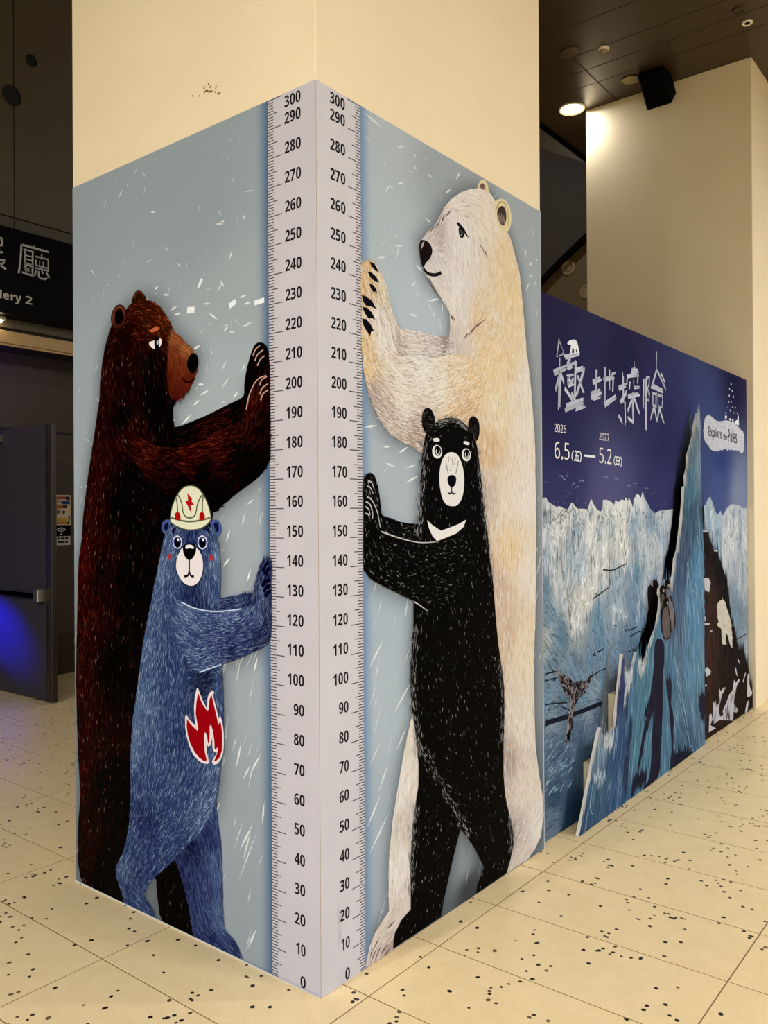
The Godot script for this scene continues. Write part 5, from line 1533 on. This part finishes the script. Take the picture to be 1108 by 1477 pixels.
# ---------------------------------------------------------------- sign, door, posters on the gallery wall
func build_gallery_things() -> void:
	var s := thing("gallery_sign", Vector3(1.6, 3.345, -5.2), "black overhead gallery sign with pale Chinese and English lettering", "sign")
	part("box", slab_box(Vector3(-2.6, 0, -0.2), Vector3(1.15, 0.753, 0), 0.004), M.sign_black, s)
	var a := Art.new(sign_p, s.position)
	var bone := c8(196, 190, 182)
	for t in ["190,378 185,480 178,560 165,640|15", "182,384 430,452|16", "298,398 304,420|15", "208,425 300,452|11", "222,430 220,585|11", "222,478 285,496|9", "222,512 285,528|9", "215,560 300,588|11", "290,450 288,665|14", "216,545 292,570|9", "210,590 258,602|9", "230,575 228,648|10", "195,632 300,665|14", "215,608 262,620|9", "312,490 432,520|12", "370,470 368,520|11", "318,520 318,572|10", "352,530 350,580|8", "385,538 383,588|8", "428,520 428,600|11", "318,570 430,600|11", "310,592 435,622|12", "322,612 308,662|12", "345,622 342,665 355,685 400,695 415,680|14", "370,618 382,645|13", "412,635 438,682|14"]:
		var b := (t as String).split("|")
		a.line(path("S " + b[0], sign_p), float(b[1]) * 0.00112, float(b[1]) * 0.00112, bone, 0.001)
	ink("sign_character", a, s)
	a = Art.new(sign_p, s.position)
	for t in ["-150,330 20,330|15", "15,330 18,392|15", "-160,392 20,392|14", "-160,330 -170,600|16", "-60,395 -60,470|15", "-10,395 -10,470|15", "-150,440 25,455|14", "-160,515 45,525|15", "-90,525 -95,610 -40,590|15", "-20,530 10,575 55,605|17", "40,540 -5,575|13"]:
		var b := (t as String).split("|")
		a.line(path("S " + b[0], sign_p), float(b[1]) * 0.00112, float(b[1]) * 0.00112, bone, 0.001)
	ink("sign_character", a, s)
	var r := path("S 20,880 0,790 S 285,920 225,838", sign_p)
	var base := r[2].y
	var cap := r[3].y - r[2].y
	letters(s, "sign_text", "Gallery", sign_p, Vector2(one("S 190,900", sign_p).x - 0.37, base - cap * 0.32), Vector2(one("S 190,900", sign_p).x, base + cap * 1.08), "sign_letter", 0.001, true)
	letters(s, "sign_text", "2", sign_p, Vector2(one("S 225,900", sign_p).x, base), Vector2(one("S 285,900", sign_p).x, base + cap), "sign_letter", 0.001, true)
	# small lamp on the header just under the sign
	var lp := hit(0, 452.5, plane(Vector3(0, 0, -5.36), Vector3(1, 0, 0), Vector3(0, 0, 1)))
	var t1 := thing("strip_lamp", Vector3(1.66, 3.313, -5.36), "short white strip lamp below the black gallery sign", "lamp")
	part("housing", slab_box(Vector3(-0.9, 0.0, -0.03), Vector3(0.05, 0.03, 0.03), 0.004), M.white_metal, t1)
	part("tube", slab_box(Vector3(-0.88, -0.02, -0.02), Vector3(0.03, 0.0, 0.02), 0.006), M.lamp_glow, t1)
	# door swung open into the hall
	var d := thing("gallery_door", Vector3(1.79, 0, -5.85), "dark metal door with push bar standing open into the hall", "door")
	part("leaf", slab_box(Vector3(-0.02, 0.012, 0.0), Vector3(0.025, 2.36, 1.12), 0.002), M.door_paint, d)
	part("edge_strip", slab_box(Vector3(-0.022, 0.012, 1.12), Vector3(0.028, 2.36, 1.15), 0.004), M.door_edge, d)
	part("face_strip", slab_box(Vector3(-0.026, 0.012, 1.065), Vector3(-0.02, 2.36, 1.12), 0.002), M.door_edge, d)
	var bar := part("push_bar", tube([Vector3(-0.075, 0.905, 0.08), Vector3(-0.075, 0.905, 0.98)], 0.02, 12), M.steel, d)
	part("bar_end", slab_box(Vector3(-0.1, 0.855, 0.985), Vector3(-0.02, 0.965, 1.06), 0.006), M.steel, d)
	part("bar_end", slab_box(Vector3(-0.1, 0.855, 0.02), Vector3(-0.02, 0.965, 0.09), 0.006), M.steel, d)
	part("door_closer", slab_box(Vector3(-0.07, 2.25, 0.1), Vector3(-0.02, 2.31, 0.36), 0.006), M.steel, d)
	part("kick_stop", slab_box(Vector3(0.028, 0.0, 1.0), Vector3(0.06, 0.09, 1.04), 0.004), M.black_plastic, d)
	# poster and the wireless notice on the wall
	var po := thing("wall_poster", Vector3(2.57, 1.492, -5.87), "small colourful poster on the dark wall behind the open door", "poster")
	part("sheet", slab_box(Vector3(-0.077, 0.0, 0.0), Vector3(0.079, 0.3, 0.004)), M.wood_cream, po)
	a = Art.new(wall_p, po.position)
	var blocks := [["140,325 300,325 300,370 140,370", 176, 92, 60], ["300,320 375,330 375,390 300,380", 48, 46, 52], ["235,390 375,400 375,465 235,460", 52, 84, 110], ["140,380 230,390 230,440 140,430", 190, 150, 90], ["140,460 240,465 240,535 140,540", 196, 122, 50], ["245,470 330,480 330,530 245,530", 84, 64, 60], ["140,545 200,560 210,620 140,650", 120, 130, 110], ["240,570 290,580 285,640 250,630", 70, 78, 72], ["140,700 320,700 320,770 140,770", 214, 168, 70], ["140,772 320,772 320,812 140,812", 196, 140, 60], ["350,660 380,660 372,760 345,780", 60, 66, 60], ["325,765 370,770 370,815 325,815", 52, 70, 68]]
	for b in blocks:
		a.poly(path("Q " + b[0], wall_p), c8(b[1], b[2], b[3]), 0.005)
	ink("poster_print", a, po)
	var wi := thing("wireless_notice", Vector3(2.57, 1.287, -5.87), "black and white wireless signal notice below the colourful poster", "notice")
	part("sheet", slab_box(Vector3(-0.08, 0.0, 0.0), Vector3(0.077, 0.2, 0.004)), M.black_plastic, wi)
	a = Art.new(wall_p, wi.position)
	var hub := one("Q 222,990", wall_p)
	a.spot(hub, 0.009, 0.009, c8(226, 222, 214), 0.005)
	for rad in [0.027, 0.045, 0.063]:
		var arc := PackedVector2Array()
		for i in 9:
			arc.append(hub + Vector2.from_angle(lerpf(0.75, PI - 0.75, i / 8.0)) * rad)
		a.line(arc, 0.009, 0.009, c8(226, 222, 214), 0.005)
	a.poly(path("Q 135,1030 382,1020 385,1180 135,1190", wall_p), c8(200, 190, 172), 0.005)
	for t in ["150,1070 200,1066", "215,1064 280,1060", "290,1058 345,1056", "160,1130 270,1128", "285,1128 340,1124"]:
		a.bar(path("Q " + t, wall_p)[0], path("Q " + t, wall_p)[1], 0.018, c8(24, 22, 22), 0.0055)
	ink("notice_print", a, wi)
	# round grilles on the header
	for g in [[17.0, 138.0, 14.6], [45.0, 88.0, 8.6]]:
		var q := hit(g[0], g[1], plane(Vector3(0, 0, -5.4), Vector3(1, 0, 0), Vector3(0, 0, 1)))
		var rad: float = g[2] * (q - CAM).dot(fw) / FOCAL
		var big: bool = g[2] > 10.0
		var t := thing("air_grille", q, "%s dark round grille high on the hall wall above the sign" % ("large" if big else "small"), "grille")
		part("rim", lathe([Vector2(rad * 0.88, 0.004), Vector2(rad * 0.95, 0.012), Vector2(rad, 0.008), Vector2(rad, 0.0)]), M.disc_dark, t, Vector3.ZERO, Vector3(PI / 2, 0, 0))
		part("plate", lathe([Vector2(0, 0.005), Vector2(rad * 0.88, 0.004), Vector2(rad * 0.88, 0.0)]), M.disc_dark, t, Vector3.ZERO, Vector3(PI / 2, 0, 0))
	# blue stage lamp inside the gallery, aimed at the door
	var bl := thing("stage_lamp", Vector3(0.75, 0, -7.0), "black stage lamp on a stand with blue lens inside the gallery doorway", "lamp")
	var aim := Vector3(1.77, 0.55, -5.58)
	var head := Vector3(0.75, 1.15, -7.0)
	part("base", lathe([Vector2(0, 0.03), Vector2(0.14, 0.025), Vector2(0.16, 0.0)]), M.black_plastic, bl)
	part("pole", slab_box(Vector3(-0.015, 0.02, -0.015), Vector3(0.015, 1.06, 0.015), 0.004), M.black_plastic, bl)
	var can := part("can", lathe([Vector2(0, 0.14), Vector2(0.06, 0.13), Vector2(0.08, 0.08), Vector2(0.08, -0.1), Vector2(0.07, -0.1), Vector2(0.07, -0.08)]), M.black_plastic, bl)
	var y := (head - aim).normalized()
	var x := y.cross(Vector3.FORWARD).normalized()
	can.transform = Transform3D(Basis(x, y, x.cross(y)), Vector3(0, 1.15, 0))
	var blue_glow := mat("blue_glow", Color8(40, 50, 255), 0.5)
	blue_glow.emission_enabled = true
	blue_glow.emission = Color8(20, 30, 255)
	blue_glow.emission_energy_multiplier = 3.0
	var lens_ := part("lens", lathe([Vector2(0, -0.079), Vector2(0.068, -0.079), Vector2(0.068, -0.07), Vector2(0, -0.07)]), blue_glow, bl)
	lens_.transform = can.transform
	var sp := SpotLight3D.new()
	sp.name = "blue_light"
	sp.light_color = Color8(24, 22, 255)
	sp.light_energy = 8.0
	sp.spot_angle = 11.0
	sp.spot_angle_attenuation = 1.0
	sp.spot_range = 30.0
	sp.light_size = 0.06
	sp.shadow_enabled = true
	add_child(sp)
	sp.look_at_from_position(head - y * 0.11, aim, Vector3.UP)
	# added blue strip lamp, out of view, tinting the door and transom
	var bs := thing("added_blue_strip", Vector3(1.05, 3.13, -5.62), "added slim blue strip lamp tinting the wall above the doorway", "lamp")
	part("housing", slab_box(Vector3(-0.4, -0.03, -0.03), Vector3(0.4, 0.0, 0.03), 0.004), M.black_plastic, bs)
	part("tube", slab_box(Vector3(-0.38, -0.05, -0.02), Vector3(0.38, -0.03, 0.02), 0.006), blue_glow, bs)
	var ba := AreaLight3D.new()
	ba.name = "added_blue_strip_light"
	ba.area_size = Vector2(0.06, 0.05)
	ba.light_color = Color8(30, 24, 255)
	ba.light_energy = 0.12
	ba.shadow_enabled = true
	ba.rotation = Vector3(0, -PI / 2, 0)
	ba.position = Vector3(1.47, 3.09, -5.62)
	add_child(ba)
	# added unseen lamp, brightening the tall hall behind the mural
	make_lamp(Vector3(6.4, 7.64, -4.0), 0.2, "added round lamp on the high black roof brightening the hall behind", "")
	down_light(Vector3(6.4, 7.6, -4.0), 0.3, 1.4, WARM)

# ---------------------------------------------------------------- lamps and fittings of the ceiling
func ceiling_spot(px: float, py: float) -> Vector3:
	return on_floor(px, py, CEIL)

func make_lamp(at: Vector3, rad: float, label: String, group: String) -> void:
	var t := thing("ceiling_lamp", at, label, "ceiling lamp", group)
	part("trim_ring", lathe([Vector2(rad, -0.006), Vector2(rad * 1.12, -0.012), Vector2(rad * 1.2, -0.004), Vector2(rad * 1.2, 0.0)]), M.white_metal, t)
	part("diffuser", lathe([Vector2(0, -0.008), Vector2(rad * 0.7, -0.007), Vector2(rad, -0.002), Vector2(rad, 0.0)]), M.lamp_glow, t)

func build_ceiling_things() -> void:
	var q := ceiling_spot(825, 157)
	make_lamp(q, 0.098, "round bright ceiling lamp beside the top of the plain pillar", "")
	down_light(q + Vector3(0, -0.03, 0), 0.15, 0.32, WARM)
	for l in lamp_spots:
		var at := Vector3(l[0], CEIL, l[1])
		make_lamp(at, 0.17, "round white ceiling lamp over the open hall floor", "ceiling lamps over the hall floor")
		down_light(at + Vector3(0, -0.03, 0), 0.3, l[2], WARM)
	var discs := [[823.0, 75.0, 0.082, "disc_brown", "brown round ceiling cover plate beside panel joint"], [910.0, 115.0, 0.083, "disc_grey", "round grey ceiling speaker grille next to the black loudspeaker"], [1065.0, 14.0, 0.043, "ceiling_panel", "faint round cap in the brown ceiling above the pillar corner"]]
	for d in discs:
		var c := ceiling_spot(d[0], d[1])
		var rad: float = d[2]
		var t := thing("ceiling_disc", c, d[4], "ceiling disc")
		part("rim", lathe([Vector2(rad * 0.9, -0.004), Vector2(rad * 0.95, -0.01), Vector2(rad, -0.006), Vector2(rad, 0.0)]), M.ceiling_panel, t)
		part("plate", lathe([Vector2(0, -0.006), Vector2(rad * 0.88, -0.004), Vector2(rad * 0.9, 0.0)]), M[d[3]], t)
	var sc := ceiling_spot(871, 70)
	var sd := thing("smoke_detector", sc, "small pale smoke detector on the brown ceiling", "smoke detector")
	part("base", lathe([Vector2(0.034, -0.014), Vector2(0.042, -0.008), Vector2(0.044, 0.0)]), M.white_metal, sd)
	part("dome", lathe([Vector2(0, -0.032), Vector2(0.018, -0.028), Vector2(0.03, -0.018), Vector2(0.034, -0.014)]), M.disc_grey, sd)
	var dl := ceiling_spot(1078, 33)
	var sl := thing("spot_fitting", dl, "small pale recessed spot with dark centre above the pillar", "spotlight")
	part("ring", lathe([Vector2(0.02, -0.004), Vector2(0.034, -0.008), Vector2(0.04, 0.0)]), M.white_metal, sl)
	part("opening", lathe([Vector2(0, -0.003), Vector2(0.02, -0.004), Vector2(0.02, 0.0)]), M.fascia, sl)
	# loudspeaker tilted down from the pillar
	var sp := thing("loudspeaker", Vector3(5.1, 5.05, -0.68), "black box loudspeaker tilted downward high on the plain pillar", "loudspeaker")
	var tilt := Basis(Vector3(0, 0, 1), deg_to_rad(46))
	var box := SurfaceTool.new()
	box.begin(Mesh.PRIMITIVE_TRIANGLES)
	add_box(box, Transform3D(tilt, Vector3.ZERO), Vector3(0.09, 0.15, 0.105), 0.008)
	var c := Vector3(-0.17, 0.12, 0)
	part("cabinet", box.commit(), M.black_plastic, sp, c)
	var gr := SurfaceTool.new()
	gr.begin(Mesh.PRIMITIVE_TRIANGLES)
	add_box(gr, Transform3D(tilt, tilt * Vector3(-0.092, 0, 0)), Vector3(0.004, 0.138, 0.094), 0.003)
	part("grille", gr.commit(), M.fascia, sp, c)
	part("bracket", tube([Vector3(0, 0.1, 0), Vector3(-0.06, 0.1, 0), Vector3(-0.11, 0.12, 0)], 0.014, 8), M.black_plastic, sp)

func build_small_things() -> void:
	# white wire foot of a stand just showing at the foot of the pillar
	var f := on_floor(1101, 1013)
	var t := thing("wire_stand", Vector3(f.x + 0.1, 0, f.z + 0.1), "white wire stand on the floor at the foot of the plain pillar", "stand")
	part("leg", tube([Vector3(-0.1, 0.006, 0.0), Vector3(-0.02, 0.05, 0.02), Vector3(0.05, 0.14, 0.04), Vector3(0.1, 0.3, 0.05)], 0.006, 8), M.white_metal, t)
	part("leg", tube([Vector3(-0.1, 0.006, 0.0), Vector3(0.02, 0.006, 0.05), Vector3(0.18, 0.006, 0.09)], 0.006, 8), M.white_metal, t)
	part("leg", tube([Vector3(0.2, 0.006, -0.02), Vector3(0.16, 0.1, 0.02), Vector3(0.1, 0.3, 0.05)], 0.006, 8), M.white_metal, t)
